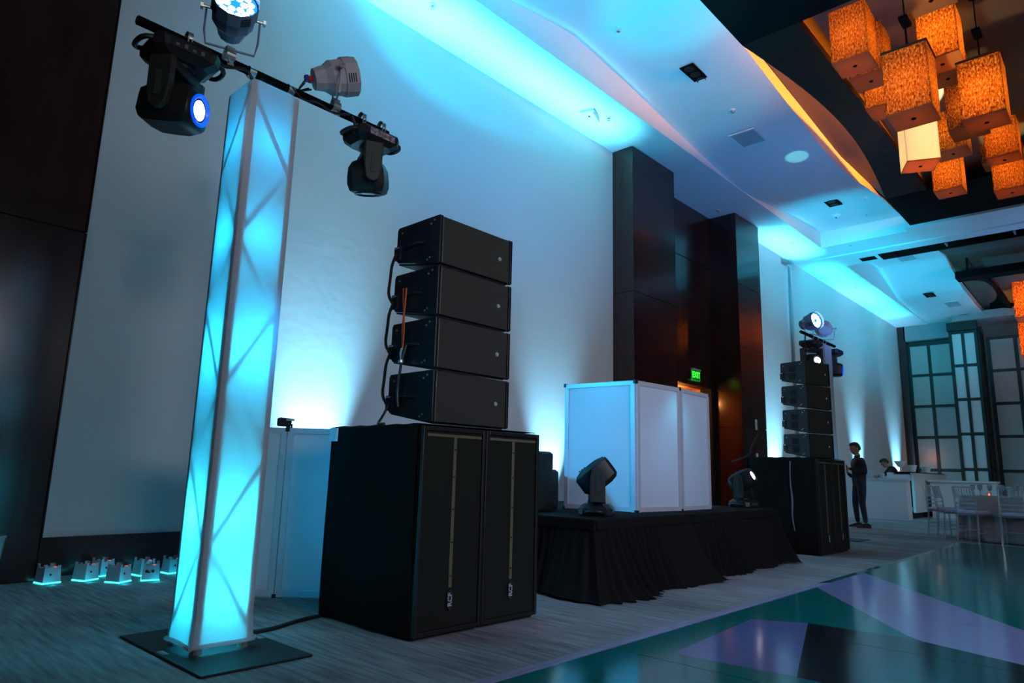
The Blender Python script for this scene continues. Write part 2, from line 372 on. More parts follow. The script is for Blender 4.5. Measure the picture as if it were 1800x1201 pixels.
_nt = lan_bot.node_tree; _b = _nt.nodes['Principled BSDF']; _b.inputs['Base Color'].default_value = (.40, .17, .06, 1); _b.inputs['Roughness'].default_value = .8
_t = _nt.nodes.new('ShaderNodeBsdfTranslucent'); _t.inputs[0].default_value = (.42, .16, .05, 1); _m = _nt.nodes.new('ShaderNodeMixShader'); _m.inputs[0].default_value = .42
_nt.links.new(_b.outputs[0], _m.inputs[1]); _nt.links.new(_t.outputs[0], _m.inputs[2]); _nt.links.new(_m.outputs[0], _nt.nodes['Material Output'].inputs[0])
lan_w = bpy.data.materials.new('pale_lantern_glass'); lan_w.use_nodes = True
_nt = lan_w.node_tree; _nt.nodes.clear(); _o = _nt.nodes.new('ShaderNodeOutputMaterial'); _t = _nt.nodes.new('ShaderNodeBsdfTranslucent'); _t.inputs[0].default_value = (1, .92, .78, 1); _nt.links.new(_t.outputs[0], _o.inputs[0])
def make_lantern(hh=.85, body=lan, bottom=lan_bot):
    r = thing('pendant_lantern', (0, 0, 0), '', 'lantern')
    s = .25; t = .006
    for k, (a, b, c, d) in enumerate(((-s, s, -s, -s+t), (-s, s, s-t, s), (-s, -s+t, -s+t, s-t), (s-t, s, -s+t, s-t))):
        MB().box(a, b, c, d, .02, hh).build('glass_pane', body, r)
    MB().box(-s, s, -s, s, 0, .02).build('bottom_panel', bottom, r)
    MB().box(-s-.008, s+.008, -s-.008, -s+.01, hh, hh+.03).box(-s-.008, s+.008, s-.01, s+.008, hh, hh+.03).box(-s-.008, -s+.01, -s+.01, s-.01, hh, hh+.03).box(s-.01, s+.008, -s+.01, s-.01, hh, hh+.03).bar((-s, 0, hh+.015), (s, 0, hh+.015), .03, .03).build('top_rim', lan_rim, r)
    MB().cyl((0, 0, -.012), (0, 0, 0), .022, .03, 10).build('bottom_knob', blackm, r)
    MB().cyl((0, 0, hh+.02), (0, 0, hh+.5), .012, n=8).build('stem', blackm, r)
    MB().box(-.12, .12, -.05, .05, hh+.48, hh+.53).build('stem_bracket', blackm, r)
    return r
# bottom centre x, y, z, brightness, label
def bc(x, y, z):       # bottom corner seen at z=7, slid along its sight line to height z
    k = (z-1)/6.0; return x*k, y*k
LN = [
 (9.82, 2.83, 7.0, 1.0, 0, 'amber lantern nearest the corner of the near dark cross board, upper left of the cluster'),
 (10.40, 2.77, 7.0, .55, 0, 'dim amber lantern half hidden behind the upper left lantern'),
 (11.50, 2.84, 7.0, .8, 0, 'small-looking amber lantern on the left edge of the cluster below the upper left pair'),
 (11.96, 2.65, 5.45, .8, 0, 'low-hung amber lantern on a short black stem right above the white-hot lantern'),
 (14.11, 2.95, 6.3, 9, 0, 'pale lantern glowing almost white, brightest of the cluster'),
 (8.94, 1.67, 7.0, .3, 0, 'amber lantern cut by the top edge of the picture, only its underside in view'),
 (10.59, 1.86, 7.0, .95, 0, 'large bright amber lantern at the top centre of the cluster'),
 (11.54, 1.95, 7.25, .12, 0, 'unlit brown lantern behind the top centre lantern'),
 (12.91, 1.73, 5.84, .8, 0, 'amber lantern with vertical streaks at the right side of the cluster middle'),
 (13.16, 1.98, 6.5, .22, 0, 'dull red lantern behind and left of the streaked right lantern'),
 (14.81, 1.67, 6.8, .75, 0, 'reddish streaked lantern near the right edge of the picture'),
 (15.38, 1.81, 7.15, .25, 0, 'dim lantern tucked directly under the reddish right-edge lantern'),
 (16.69, 1.81, 6.3, 1.0, 0, 'lowest-looking amber lantern at the right edge, before the far dark board'),
 (15.94, 2.76, 6.75, .75, 0, 'amber lantern hanging in front of the far dark board, left of centre'),
 (13.93, 2.34, 6.8, .3, 0, 'dark red lantern just right of the white-hot lantern'),
]
base_l = make_lantern()
first = True
for x, y, z, br, rz, lab in LN:
    if br == 9:
        o = make_lantern(.85, lan_w, lan_bot)
    elif first: o = base_l; first = False
    else: o = copy_tree(base_l)
    if z < 7: x, y = bc(x, y, z)   # lower ones hang nearer
    o.location = (x+.25, y-.25, z); o['label'] = lab; o['group'] = 'amber lanterns over the dance floor'
    if br == 9: o.rotation_euler.z = R(24)
    top = lerp_profile(C1, x+.25)-z
    MB().cyl((0, 0, 1.3), (0, 0, top), .008, n=8).cyl((0, 0, top-.03), (0, 0, top), .06, n=12).build('hanging_rod', blackm, o)
    o_w = 600 if br == 9 else 44*br
    point('lantern_bulb', (x+.25, y-.25, z+.40), o_w, (1, .74, .42) if br == 9 else (1, .70, .25), .03)
FL = [(27.2, 2.35, 6.35, 'far amber lantern at the right picture edge, upper one in the distant frame'), (28.6, 2.45, 5.3, 'far amber lantern at the right picture edge, lower one in the distant frame'), (26.2, .6, 6.4, 'far amber lantern out past the right side of the distant frame')]
for x, y, z, lab in FL:
    o = copy_tree(base_l); o.location = (x+.6, y, z); o['label'] = lab; o['group'] = 'amber lanterns over the far tables'
    o.scale = (1.7, 1.7, 1.5)
    top = (lerp_profile(C2, x+.6)-z)/1.5
    MB().cyl((0, 0, 1.3), (0, 0, top), .008, n=8).build('hanging_rod', blackm, o)
    point('lantern_bulb', (x+.6, y, z+.6), 110, (1, .46, .10), .05)

# small ceiling fittings
def downlight(x, y, z, rz, lab, n=4, wd=.2):
    r = thing('recessed_downlight', (x, y, z), lab, 'ceiling light', rz)
    L = .21*n/2
    MB().box(-L, L, -wd/2, wd/2, -.012, .004).build('housing', blackm, r)
    for k in range(n):
        MB().lathe([(.080, -.012), (.082, -.018), (.074, -.018), (.06, -.013), (.02, -.0125)], 16, org=(-L+.105+.21*k, 0, 0)).build('lamp_ring', bp, r, smooth=True)
downlight(9.75, 4.92, lerp_profile(W1, 9.75)-.0, 0, 'nearest black four-lamp recessed downlight in the blue ceiling', 4, .24)
downlight(16.3, 4.9, lerp_profile(W1, 16.3), 0, 'black recessed downlight in the ceiling left of the far dark board', 3, .3)
downlight(26.6, 5.0, lerp_profile(W2, 26.6), 0, 'small dark downlight in the far cyan ceiling', 3, .3)
downlight(30.3, 4.6, lerp_profile(W2, 30.3), 0, 'farthest tiny dark downlight above the lattice wall', 3, .3)
def sprinkler(x, y, z, lab):
    r = thing('sprinkler_head', (x, y, z), lab, 'sprinkler')
    MB().lathe([(.05, 0), (.05, -.01), (.02, -.015)], 14).build('rosette', whitep, r, smooth=True)
    MB().cyl((0, 0, -.01), (0, 0, -.05), .012, n=8).cyl((0, 0, -.05), (0, 0, -.055), .028, n=12).build('nozzle', steel, r)
for x, y, z, lab in [(5.25, 6.51, 7.2, 'sprinkler head in the brightest cyan strip near the top edge'), (9.28, 6.42, 7.2, 'sprinkler head right of the square smoke detector'),
        (10.9, 4.85, lerp_profile(W1, 10.9), 'sprinkler head between the four-lamp downlight and the access panel'), (17.9, 6.44, 7.2, 'sprinkler head on the bright strip above the second wood pier'),
        (18.95, 5.3, 7.2, 'sprinkler head on the crosswise soffit'), (18.0, 4.6, lerp_profile(W1, 18), 'sprinkler head near the corner of the far dark board'), (23.5, 6.5, 7.2, 'sprinkler head on the far cyan strip'),
        (8.0, 5.35, lerp_profile(W1, 8.0), 'sprinkler head at the top edge over the blue ceiling'), (14.5, 6.9, 7.2, 'sprinkler head in the grey ceiling over the wood recess'), (16.6, 4.25, lerp_profile(W1, 16.6), 'sprinkler head left of the orange-edged ceiling end')]:
    sprinkler(x, y, z, lab)
d = thing('smoke_detector', (8.95, 6.6, 7.2), 'square cyan-lit detector box with a folded bracket on the ceiling strip', 'detector', R(20))
MB().cbox(-.16, .16, -.12, .12, -.05, 0, .01).build('detector_body', whitep, d)
MB().box(-.15, .15, -.14, -.12, -.12, -.02).build('bracket', greyp, d)
MB().cyl((0, -.0, -.05), (0, 0, -.06), .02).build('sensor', bp, d)
d = thing('smoke_detector', (17.55, 5.2, lerp_profile(W1, 17.55)), 'round smoke detector on the blue ceiling near the soffit', 'detector')
MB().lathe([(.10, 0), (.10, -.03), (.06, -.06), (.0, -.065)], 20).build('detector_body', whitep, d, smooth=True)
MB().cyl((0, 0, -.06), (0, 0, -.08), .02).build('sensor', bp, d)
def panel(x, y, z, sx, sy, lab, nm='access_panel', cat='ceiling panel'):
    r = thing(nm, (x, y, z), lab, cat)
    MB().box(-sx, sx, -sy, sy, -.015, 0).build('panel_plate', mat('panel_grey', (.42, .44, .47), .7), r)
    MB().box(-sx-.03, sx+.03, -sy-.03, -sy, -.02, 0).box(-sx-.03, sx+.03, sy, sy+.03, -.02, 0).box(-sx-.03, -sx, -sy, sy, -.02, 0).box(sx, sx+.03, -sy, sy, -.02, 0).build('panel_frame', ceilm, r)
panel(11.85, 4.98, lerp_profile(W1, 11.85)-.012, .3, .22, 'square grey access panel in the wavy blue ceiling')
panel(23.2, 4.9, lerp_profile(W2, 23.2), .35, .22, 'grey access panel in the far ceiling beyond the soffit')
panel(28.2, 4.6, lerp_profile(W2, 28.2), .5, .2, 'pale rectangular panel low in the far cyan ceiling')
for x, y, lab in ((10.4, 6.5, 'flush round ceiling speaker at the end of the near bright strip'), (22.6, 6.6, 'flush round ceiling speaker on the far bright strip')):
    r = thing('ceiling_speaker', (x, y, 7.2), lab, 'ceiling speaker')
    MB().lathe([(.20, 0), (.20, -.008), (.18, -.010), (.175, -.006)], 28, caps=False).build('ring', whitep, r, smooth=True)
    MB().cyl((0, 0, -.004), (0, 0, 0), .175, n=28).build('speaker_grille', ceilm, r)

# ------------------------------------------------------------------ far wall with lattice screens
struct('wall_far', MB().box(31.6, 31.9, -8, 7.5, 0, 8.2), mat('far_wall_paint', (.16, .13, .12), .8))
struct('trim_7', MB().box(31.0, 31.6, 5.0, 6.9, 6.6, 7.3).box(30.0, 31.6, -6, 5.0, 7.0, 7.3), mat('bulkhead_paint', (.30, .31, .32), .8))
lat_white = mat('lattice_panel', (.42, .41, .38), .5)
lat_bar = mat('lattice_bar', (.010, .008, .008), .5)
ZR = [.18, 1.43, 2.70, 3.93, 5.18, 6.44]
def lattice(label, org, along, cols, zs, bar=.11, panelm=lat_white):
    """cols: positions of vertical bars along the direction"""
    r = thing('lattice_screen', org, label, 'wall screen'); a = Vector(along)
    nrm = Vector((-a.y, a.x, 0))
    def seg(p, q, wd, ht, nm, m, off):
        P = a*p[0]+Vector((0, 0, p[1]))+nrm*off; Q = a*q[0]+Vector((0, 0, q[1]))+nrm*off
        lo = min(p[0], q[0]); hi = max(p[0], q[0]); zl = min(p[1], q[1]); zh = max(p[1], q[1])
        return P, Q
    def slab(c0, c1, z0, z1, o0, o1, nm, m):
        vs = []
        for z in (z0, z1):
            for c, o in ((c0, o0), (c1, o0), (c1, o1), (c0, o1)): v = a*c+nrm*o; vs.append((v.x, v.y, z))
        return MB().add(vs, [(0, 3, 2, 1), (4, 5, 6, 7), (0, 1, 5, 4), (1, 2, 6, 5), (2, 3, 7, 6), (3, 0, 4, 7)]).build(nm, m, r)
    for c in cols: slab(c-bar/2, c+bar/2, 0, zs[-1]+.06, -.05, .05, 'upright_bar', lat_bar)
    for z in zs: slab(cols[0]+bar/2, cols[-1]-bar/2, z-.055, z+.055, -.04, .04, 'cross_bar', lat_bar)
    for c0, c1 in zip(cols, cols[1:]):
        for z0, z1 in zip(zs, zs[1:]): slab(c0+bar/2, c1-bar/2, z0+.055, z1-.055, -.015, .015, 'screen_panel', panelm)
    return r
lattice('tall dark lattice screen with two wide columns beside the dark pier at the far end', (31.3, 6.82, 0), (0, -1, 0), [0, .72, 1.50], ZR)
lattice('projecting lattice bay front with narrow pale panels in the middle of the far wall', (30.4, 5.16, 0), (0, -1, 0), [0, .40, .82], [.18, 1.46, 2.76, 4.05, 5.34, 6.62], .10, mat('lattice_panel_pale', (.62, .66, .66), .5))
lattice('narrow side face of the projecting lattice bay', (30.54, 4.30, 0), (1, 0, 0), [0, .40, .80], [.18, 1.46, 2.76, 4.05, 5.34, 6.62], .09)
lattice('lattice screen with wide columns at the right edge of the far wall', (31.3, 4.10, 0), (0, -1, 0), [0, .85, 1.7, 2.55, 3.4], [.18, 1.43, 2.70, 3.93, 5.18, 6.44], .12)
struct('trim_8', MB().box(30.2, 30.42, 4.26, 5.24, 6.68, 7.0), lat_bar)
# ------------------------------------------------------------------ dance floor: interlocking panels with teal and white vinyl print
gloss = dict(rough=.13, coat=0, spec=.42)
df_white = mat('floor_print_white', (.30, .30, .52), **gloss)
df_teal = mat('floor_print_teal', (.0, .17, .15), **gloss)
df_silver = mat('floor_silver', (.13, .17, .36), **gloss)  # mid-blue patch laid over the teal outline
df_black = mat('floor_black', (.012, .014, .018), **gloss)  # near-black patch adjoining the silver one
df_edge = mat('floor_edge_lavender', (.42, .36, .52), .4)
def clip(poly, f):
    out = []
    for i in range(len(poly)):
        p, q = poly[i], poly[(i+1) % len(poly)]; a, b = f(p), f(q)
        if a >= 0: out.append(p)
        if (a >= 0) != (b >= 0):
            t = a/(a-b); out.append((p[0]+(q[0]-p[0])*t, p[1]+(q[1]-p[1])*t))
    return out
def cliprect(poly, x0, x1, y0, y1):
    for f in (lambda p: p[0]-x0, lambda p: x1-p[0], lambda p: p[1]-y0, lambda p: y1-p[1]):
        poly = clip(poly, f)
        if len(poly) < 3: return None
    return poly
FLOOR_SHAPES = [  # (outline on the floor, material index, lift)
 ([(-4, 2.385), (6.71, 2.36), (5.17, 1.27), (3.4, -.5), (2.2, -3.5), (-4, -6)], 1, .0005),
 ([(4.860, 2.171), (5.043, 1.849), (3.674, 1.417), (3.612, 2.076)], 2, .001),
 ([(8.19, 2.39), (13.6, 2.385), (13.6, -6), (4.95, -6), (5.96, .74)], 1, .0005),
 ([(5.047, 1.847), (5.089, 1.235), (4.866, 0.630), (4.293, -0.184), (3.137, 0.606), (3.681, 1.310), (3.676, 1.415)], 3, .001)]
dfl = thing('dance_floor', (8, -1, 0), 'glossy sectional dance floor printed with teal and lavender triangles', 'dance floor')
O = Vector((8, -1, 0)); x = 1.01; T = .02; g = .0025
xs = [1.01+1.22*k for k in range(11)]; xs[-1] = 13.5; ys = [2.385-2.44*k for k in range(4)]
cols = [df_white, df_teal, df_silver, df_black]
for a, b in zip(xs, xs[1:]):
    for d0, c0 in zip(ys, ys[1:]):
        m = MB(); m.box(a+g-O.x, b-g-O.x, c0+g-O.y, d0-g-O.y, 0, T)
        for poly, mi, lift in FLOOR_SHAPES:
            q = cliprect(poly, a+g, b-g, c0+g, d0-g)
            if q: m.rings([[(u-O.x, v-O.y, T-.001) for u, v in q], [(u-O.x, v-O.y, T+lift) for u, v in q]], mi)
        m.build('floor_panel', cols, dfl)
m = MB()
for a, b in zip(xs, xs[1:]):
    s = MB(); s.rings([[(q-O.x, 2.387-O.y, 0), (q-O.x, 2.49-O.y, 0), (q-O.x, 2.49-O.y, .004), (q-O.x, 2.387-O.y, T)] for q in (a+g, b-g)]).build('edge_ramp', df_edge if b < 8.2 else df_teal, dfl)

# ------------------------------------------------------------------ stage
SX0, SX1, SY, SZ = 4.72, 8.5, 3.42, .62
stg = thing('stage', ((SX0+SX1)/2, 4.4, 0), 'low black stage deck with carpeted top between the speaker stacks', 'stage')
O = Vector(stg.location)
for k in range(4):
    a = SX0+(SX1-SX0)*k/4; b = SX0+(SX1-SX0)*(k+1)/4
    for c0, c1 in ((SY, 4.64), (4.65, 5.8)):
        MB().box(a+.003-O.x, b-.003-O.x, c0-O.y, c1-O.y, SZ-.05, SZ).build('deck_panel', mat('deck_carpet', (.016, .018, .018), .95, spec=.1, bump=(60, .3)), stg)
for x in (SX0+.05, 6.6, SX1-.05):
    for y in (SY+.08, 4.6, 5.7): MB().cyl((x-O.x, y-O.y, 0), (x-O.x, y-O.y, SZ-.05), .025).build('leg', steel, stg)
def skirt(label, path, out, n, seed, tail=None, head=None):
    """pleated cloth hung from the deck edge to the floor along a polyline; it flares outward (right of travel)"""
    rnd = random.Random(seed); r = thing('stage_skirt', (*path[0], 0), label, 'stage skirt', group='black stage skirts')
    pts = [Vector((*p, 0))-Vector((*path[0], 0)) for p in path]
    segs = [(a, b) for a, b in zip(pts, pts[1:])]; L = sum((b-a).length for a, b in segs)
    def at(s_):
        s_ = max(0, min(L, s_)); acc = 0
        for k, (a, b) in enumerate(segs):
            l = (b-a).length
            if s_ <= acc+l or k == len(segs)-1:
                d = (b-a)/l; nn = Vector((d.y, -d.x, 0)); p = a+d*(s_-acc)
                for k2, dist in ((k-1, s_-acc), (k+1, acc+l-s_)):      # blend the outward direction round the corner
                    if 0 <= k2 < len(segs) and dist < .28:
                        d2 = (segs[k2][1]-segs[k2][0]).normalized(); w_ = .5*(1-dist/.28); nn = (nn*(1-w_)+Vector((d2.y, -d2.x, 0))*w_)
                        nn = nn.normalized()*(1+.35*w_)
                return p, d, nn
            acc += l
    ph = [rnd.uniform(0, 6) for _ in range(8)]
    grid = []; H = 26
    for k in range(H+1):
        f = k/H; z = (SZ-.035)*(1-f); row = []
        for i in range(n+1):
            t = i/n; s_ = t*L; p, d, nn = at(s_)
            phs = 2*math.pi*s_/.085+ph[0]+1.6*math.sin(2.3*s_+ph[1])+.9*math.sin(6.1*s_+ph[2])
            amp = (.022+.038*f)*(.55+.45*math.sin(3.7*s_+ph[3]))
            big = .045*f*math.sin(4.3*s_+ph[4])+.03*f*math.sin(9.7*s_+ph[5])
            o_ = out(t)*(f**1.7)+math.sin(phs)*amp+big+.02
            if f > .86: o_ += .05*((f-.86)/.14)*(.5+.5*math.sin(5.3*s_+ph[6]))
            q = p+nn*o_+d*(.015*f*math.cos(phs*.5))
            if tail and t > .93: q += d*tail*(f**3)*((t-.93)/.07)**2
            if head and t < .05: q -= d*head*(f**3)*((.05-t)/.05)
            row.append((q.x, q.y, max(z, .004+.012*(1+math.sin(7*s_)))))
        grid.append(row)
    MB().sheet(grid).build('pleated_cloth', skirtm, r, smooth=True, solid=.004)
    for a, b in segs:
        d = (b-a).normalized(); nn = Vector((d.y, -d.x, 0)); o = Vector((0, 0, SZ-.045))+nn*.03
        MB().bar(a+o, b+o+d*(.03 if b is not pts[-1] else 0), .012, .075).build('top_band', skirtm, r)
    return r
skirt('left length of black stage skirt wrapping the stage corner, its hem ending in a point', [(SX0, 5.7), (SX0, SY), (6.33, SY)], lambda t: .16+.06*t, 620, 3, tail=.13)
skirt('right length of black stage skirt on the stage front beside the far speaker stack', [(6.34, SY), (SX1, SY)], lambda t: .08+.08*t, 380, 5, tail=.10)
# ------------------------------------------------------------------ DJ screens (white panels in metal frames)
def sheet_mat():
    m = bpy.data.materials.new('white_screen_sheet'); m.use_nodes = True; nt = m.node_tree; b = nt.nodes['Principled BSDF']
    b.inputs['Base Color'].default_value = (.80, .82, .86, 1); b.inputs['Roughness'].default_value = .28
    out = nt.nodes['Material Output']; t = nt.nodes.new('ShaderNodeBsdfTranslucent'); t.inputs[0].default_value = (.8, .85, .9, 1)
    mx = nt.nodes.new('ShaderNodeMixShader'); mx.inputs[0].default_value = .35
    nt.links.new(b.outputs[0], mx.inputs[1]); nt.links.new(t.outputs[0], mx.inputs[2]); nt.links.new(mx.outputs[0], out.inputs[0]); return m
sheetm = sheet_mat()
framew = mat('white_frame', (.62, .64, .70), .4, .2)
def booth(name, label, pts, z0, h, cat):
    r = thing(name, (pts[0][0], pts[0][1], z0), label, cat); O = Vector((pts[0][0], pts[0][1], 0))
    for (ax, ay), (bx_, by) in zip(pts, pts[1:]):
        a = Vector((ax, ay, 0))-O; b = Vector((bx_, by, 0))-O; d = (b-a).normalized(); a = a+d*.004; b = b-d*.004
        w_ = .045
        up = Vector((0, 0, 1))
        sh = MB().bar(a+d*.02+up*(h/2), b-d*.02+up*(h/2), .008, h-.05).build('screen_sheet', sheetm, r)
        for p in (a+d*w_/2, b-d*w_/2):
            MB().box(-w_/2, w_/2, -.014, .014, 0, h)
            m = MB(); m.M = Matrix.Translation(p) @ Matrix.Rotation(math.atan2(d.y, d.x), 4, 'Z'); m.box(-w_/2, w_/2, -.016, .016, .01, h).build('frame_post', framew, r)
        for z in (.035, h-.022): MB().bar(a+d*w_+up*z, b-d*w_+up*z, .03, .044).build('frame_rail', framew, r)
        for p in (a, b):
            m = MB(); m.M = Matrix.Translation(p) @ Matrix.Rotation(math.atan2(d.y, d.x), 4, 'Z')
            m.box(-.012, .012, -.02, .02, 0, .03).box(-.012, .012, -.02, .02, h-.03, h+.008).build('corner_bracket', bp, r)
    return r
b1 = booth('folding_screen', 'white panelled DJ booth screen standing on the stage', [(5.75, 4.54), (5.84, 3.72), (6.60, 3.66), (7.30, 3.68), (7.34, 4.5)], SZ, 1.30, 'screen')
b2 = booth('folding_screen', 'white panelled screen standing on the floor behind the near speaker stack', [(2.35, 5.52), (2.82, 5.03), (3.40, 4.45)], 0, 1.29, 'screen')
cl = thing('clamp_lamp', (2.80, 5.05, 1.30), 'small black clamp lamp on the top corner of the floor-standing screen', 'lamp')
cl.scale = (.6, .6, .75); cl.location.z = 1.30; MB().cbox(-.10, .07, -.05, .05, 0, .09, .012).build('lamp_body', bp, cl)
MB().box(-.02, .10, -.057, -.05, .06, .085).build('lamp_label', silver, cl)
MB().box(.05, .07, -.07, -.05, -.06, .03).build('hook', bp, cl)
spot('screen_glow', (6.56, 3.90, 1.95), (6.54, 3.72, 1.3), 30, (.1, .75, 1), 100, 1, .08)  # hidden lamp added behind the sheets for their cyan stripe
point('booth_inner', (6.3, 4.2, 1.3), 9, (.2, .5, 1), .2)
spot('screen_side_wash', (2.3, 5.4, 2.7), (5.8, 4.1, 1.15), 760, (.0, .38, .80), 36, 1, .15)
spot('floor_screen_wash', (1.6, 3.2, 2.2), (2.95, 4.9, .7), 90, (.0, .42, 1), 34, 1, .15)
spot('screen_front_wash', (6.5, -2, 4.5), (6.9, 3.7, 1.3), 100, (.16, .55, 1), 16, 1, .2)
# black gear on the stage behind the booth
for x, y, w_, h, lab in ((5.10, 4.5, .22, .57, 'tall black monitor speaker on the stage behind the near subwoofers'), (5.50, 4.72, .17, .40, 'short black monitor speaker beside the DJ booth screen')):
    r = thing('monitor_speaker', (x, y, SZ), lab, 'speaker')
    MB().cbox(-w_, w_*.8, -.2, .2, 0, h, .02).build('cabinet', bpaint, r)
    MB().box(-w_+.03, w_*.8-.03, -.212, -.2, .03, h-.03).build('front_grille', subgr, r)
# ------------------------------------------------------------------ subwoofers
def make_sub(label):
    r = thing('subwoofer', (0, 0, 0), label, 'subwoofer')
    W, D, H = .545, .9, 1.26
    m = MB().cbox(0, W, .03, D, 0, H, .012); m.build('cabinet', bpaint, r)
    e = .028
    MB().box(0, e, 0, .04, .02, H).box(W-e, W, 0, .04, .02, H).box(e, W-e, 0, .04, H-e, H).box(e, W-e, 0, .04, .02, .02+e).build('front_rim', bp, r, bevel=.006)
    MB().box(e+.003, W-e-.003, .012, .03, .05, H-e-.003).build('grille', subgr, r)
    MB().box(W/2-.013, W/2+.013, .006, .012, .28, H-.05).box(e+.01, W-e-.01, .007, .012, H-.062, H-.045).build('grille_strap', olive, r)
    for z in (.35, .55, .75, .95, 1.12): MB().cyl((W/2, .003, z), (W/2, .007, z), .006, n=8).build('strap_screw', bp, r)
    bd = MB(); bd.M = Matrix.Translation((W/2, .006, .21)); bd.rings([[(.024*math.cos(t), yy, .062*math.sin(t)) if abs(math.sin(t)) > .8 else (.024*(1 if math.cos(t) > 0 else -1), yy, .055*math.sin(t)) for t in [2*math.pi*i/24 for i in range(24)]] for yy in (0, -.004)])
    b_ = bd.build('badge', mat('badge_dark', (.03, .03, .035), .4), r)
    M = Matrix.Translation((W/2, .0005, .21)) @ Matrix.Rotation(R(90), 4, 'X') @ Matrix.Rotation(R(90), 4, 'Z')
    text_mesh('badge_lettering', 'RCF', .046, .001, silver, b_, M, .001)
    return r
s0 = make_sub('near subwoofer, left one of the pair at the front edge of the near stack'); s0.location = (2.735, 3.26, 0)
s1 = copy_tree(s0); s1.location = (3.285, 3.26, 0); s1['label'] = 'near subwoofer, right one of the pair next to the stage skirt'
s2 = copy_tree(s0); s2.location = (9.56, 3.26, 0); s2['label'] = 'far subwoofer, left one of the pair under the far line array'
s3 = copy_tree(s0); s3.location = (10.11, 3.26, 0); s3['label'] = 'far subwoofer, right one of the pair beside the standing man'
for s in (s0, s1): s['group'] = 'subwoofers of the near stack'
for s in (s2, s3): s['group'] = 'subwoofers of the far stack'
def drape(label, loc, seed, W=1.1, D=.93):
    """black cloth over the exposed side and the back half of a stack"""
    rnd = random.Random(seed); r = thing('speaker_drape', loc, label, 'drape'); g_ = []
    prof = [(0, .012), (0, .4), (0, .8), (0, 1.15), (0, 1.262), (.012, 1.274), (.2, 1.275), (.55, 1.276), (W, 1.276)]
    rows = []
    n = 40
    for x, z in prof:
        row = []
        for i in range(n+1):
            t = i/n; y = .04+t*D
            wob = .008*math.sin(9*t+seed+z*3)+.005*math.sin(23*t+seed*2+z*5)
            row.append((x-.014+(wob-.006 if x < .01 else 0), y, z+(.002*math.sin(30*t) if x > 0 else 0)))
        rows.append(row)
    MB().sheet(rows).build('side_cloth', bcloth, r, smooth=True, solid=.004)
    rows = []
    for z in [.01, .3, .6, .9, 1.2, 1.27]:
        rows.append([(-.02+(W+.02)*i/50, .985+.006*math.sin(i*.9+z*4), z) for i in range(51)])
    MB().sheet(rows).build('back_cloth', bcloth, r, smooth=True, solid=.004)
    MB().box(-.035, -.018, .9, .985, 1.17, 1.262).build('white_tape', whitep, r) if seed == 1 else None
    return r
drape('black cloth draped over the side and top of the near subwoofer pair', (2.735, 3.26, 0), 1)
drape('black cloth draped over the side and top of the far subwoofer pair', (9.56, 3.26, 0), 2)
wr = thing('plastic_strip', (9.53, 3.62, 0), 'shiny crumpled plastic strip hanging down the far speaker stack side', 'plastic strip')
MB().tube([(0, 0, 1.22), (-.01, .01, .95), (0, -.01, .7), (-.012, .005, .5), (0, -.02, .3)], [.012, .008, .014, .01, .004], 6, smooth=2).build('strip', mat('clear_film', (.5, .6, .7), .1, .6), wr, smooth=True)
# ------------------------------------------------------------------ line arrays
side_metal = mat('side_plate_paint', (.022, .020, .024), .32, .2)
def make_array_box():
    r = thing('line_array_speaker', (0, 0, 0), '', 'speaker')
    W, D, H, hb = .72, .46, .3565, .28
    m = MB()
    prof = lambda x: [(x, 0.02, 0), (x, 0.02, H-.004), (x, D, H-.004), (x, D, H-hb)]
    ring = [prof(.03), prof(W-.03)]
    m.rings(ring); m.build('cabinet', bpaint, r)
    for x0, x1 in ((0, .03), (W-.03, W)):
        p = MB(); p.rings([[(x, 0, .004), (x, 0, H-.006), (x, D*.97, H-.008), (x, D, H-.03), (x, D, H-hb+.03), (x, D*.95, H-hb+.005)] for x in (x0, x1)])
        sp = p.build('side_plate', side_metal, r, bevel=.004)
        xo = x0 if x0 == 0 else x1; sgn = -1 if x0 == 0 else 1
        for z0 in (.075, .195):
            q = MB(); q.rings([[(xo+sgn*.0015*(k), y, z) for y, z in ((.17, z0+.02), (.19, z0), (.28, z0), (.30, z0+.02), (.30, z0+.07), (.28, z0+.09), (.19, z0+.09), (.17, z0+.07))] for k in (0, 1)])
            q.build('handle_recess', wood_edge, sp)
        MB().tube([(xo+sgn*.004, .15, .178), (xo+sgn*.018, .2, .183), (xo+sgn*.018, .3, .183), (xo+sgn*.004, .36, .172)], .008, 6).build('handle_bar', side_metal, sp, smooth=True)
        for y, z in ((.085, .30), (.085, .06), (.11, .048), (.05, .32), (.40, .30)): MB().cyl((xo, y, z), (xo+sgn*.006, y, z), .007, n=8).build('bolt', steel, sp)
    for x in (.012, W-.012): MB().box(x-.012, x+.012, -.012, .004, .01, H-.012).build('rigging_strip', side_metal, r, bevel=.003)
    MB().box(.03, W-.03, -.006, .02, .012, H-.014).build('grille', grille, r, bevel=.005)
    bd = MB(); bd.lathe([(.0, -.014), (.012, -.013), (.016, -.008), (.017, -.004)], 20, axis=(0, 1, 0), org=(W-.13, 0, .175)); bd.build('badge', silver, r, smooth=True)
    MB().box(-.02, .0, D-.06, D, .1, .2).build('connector', bp, r)
    MB().box(-.022, -.018, D-.05, D-.005, .185, .195).build('connector_label', silver, r)
    return r
arr = []
p = make_array_box(); p.location = (2.885, 3.38, 1.285)
arr.append(p)
pos = ['bottom', 'second from the bottom', 'third from the bottom', 'top']
for k in range(1, 4): c = copy_tree(p); c.location = (2.885-.0*k, 3.38, 1.285+.357*k); arr.append(c)
for k, c in enumerate(arr): c['label'] = pos[k]+' box of the near black line array'; c['group'] = 'boxes of the near line array'
fa = []
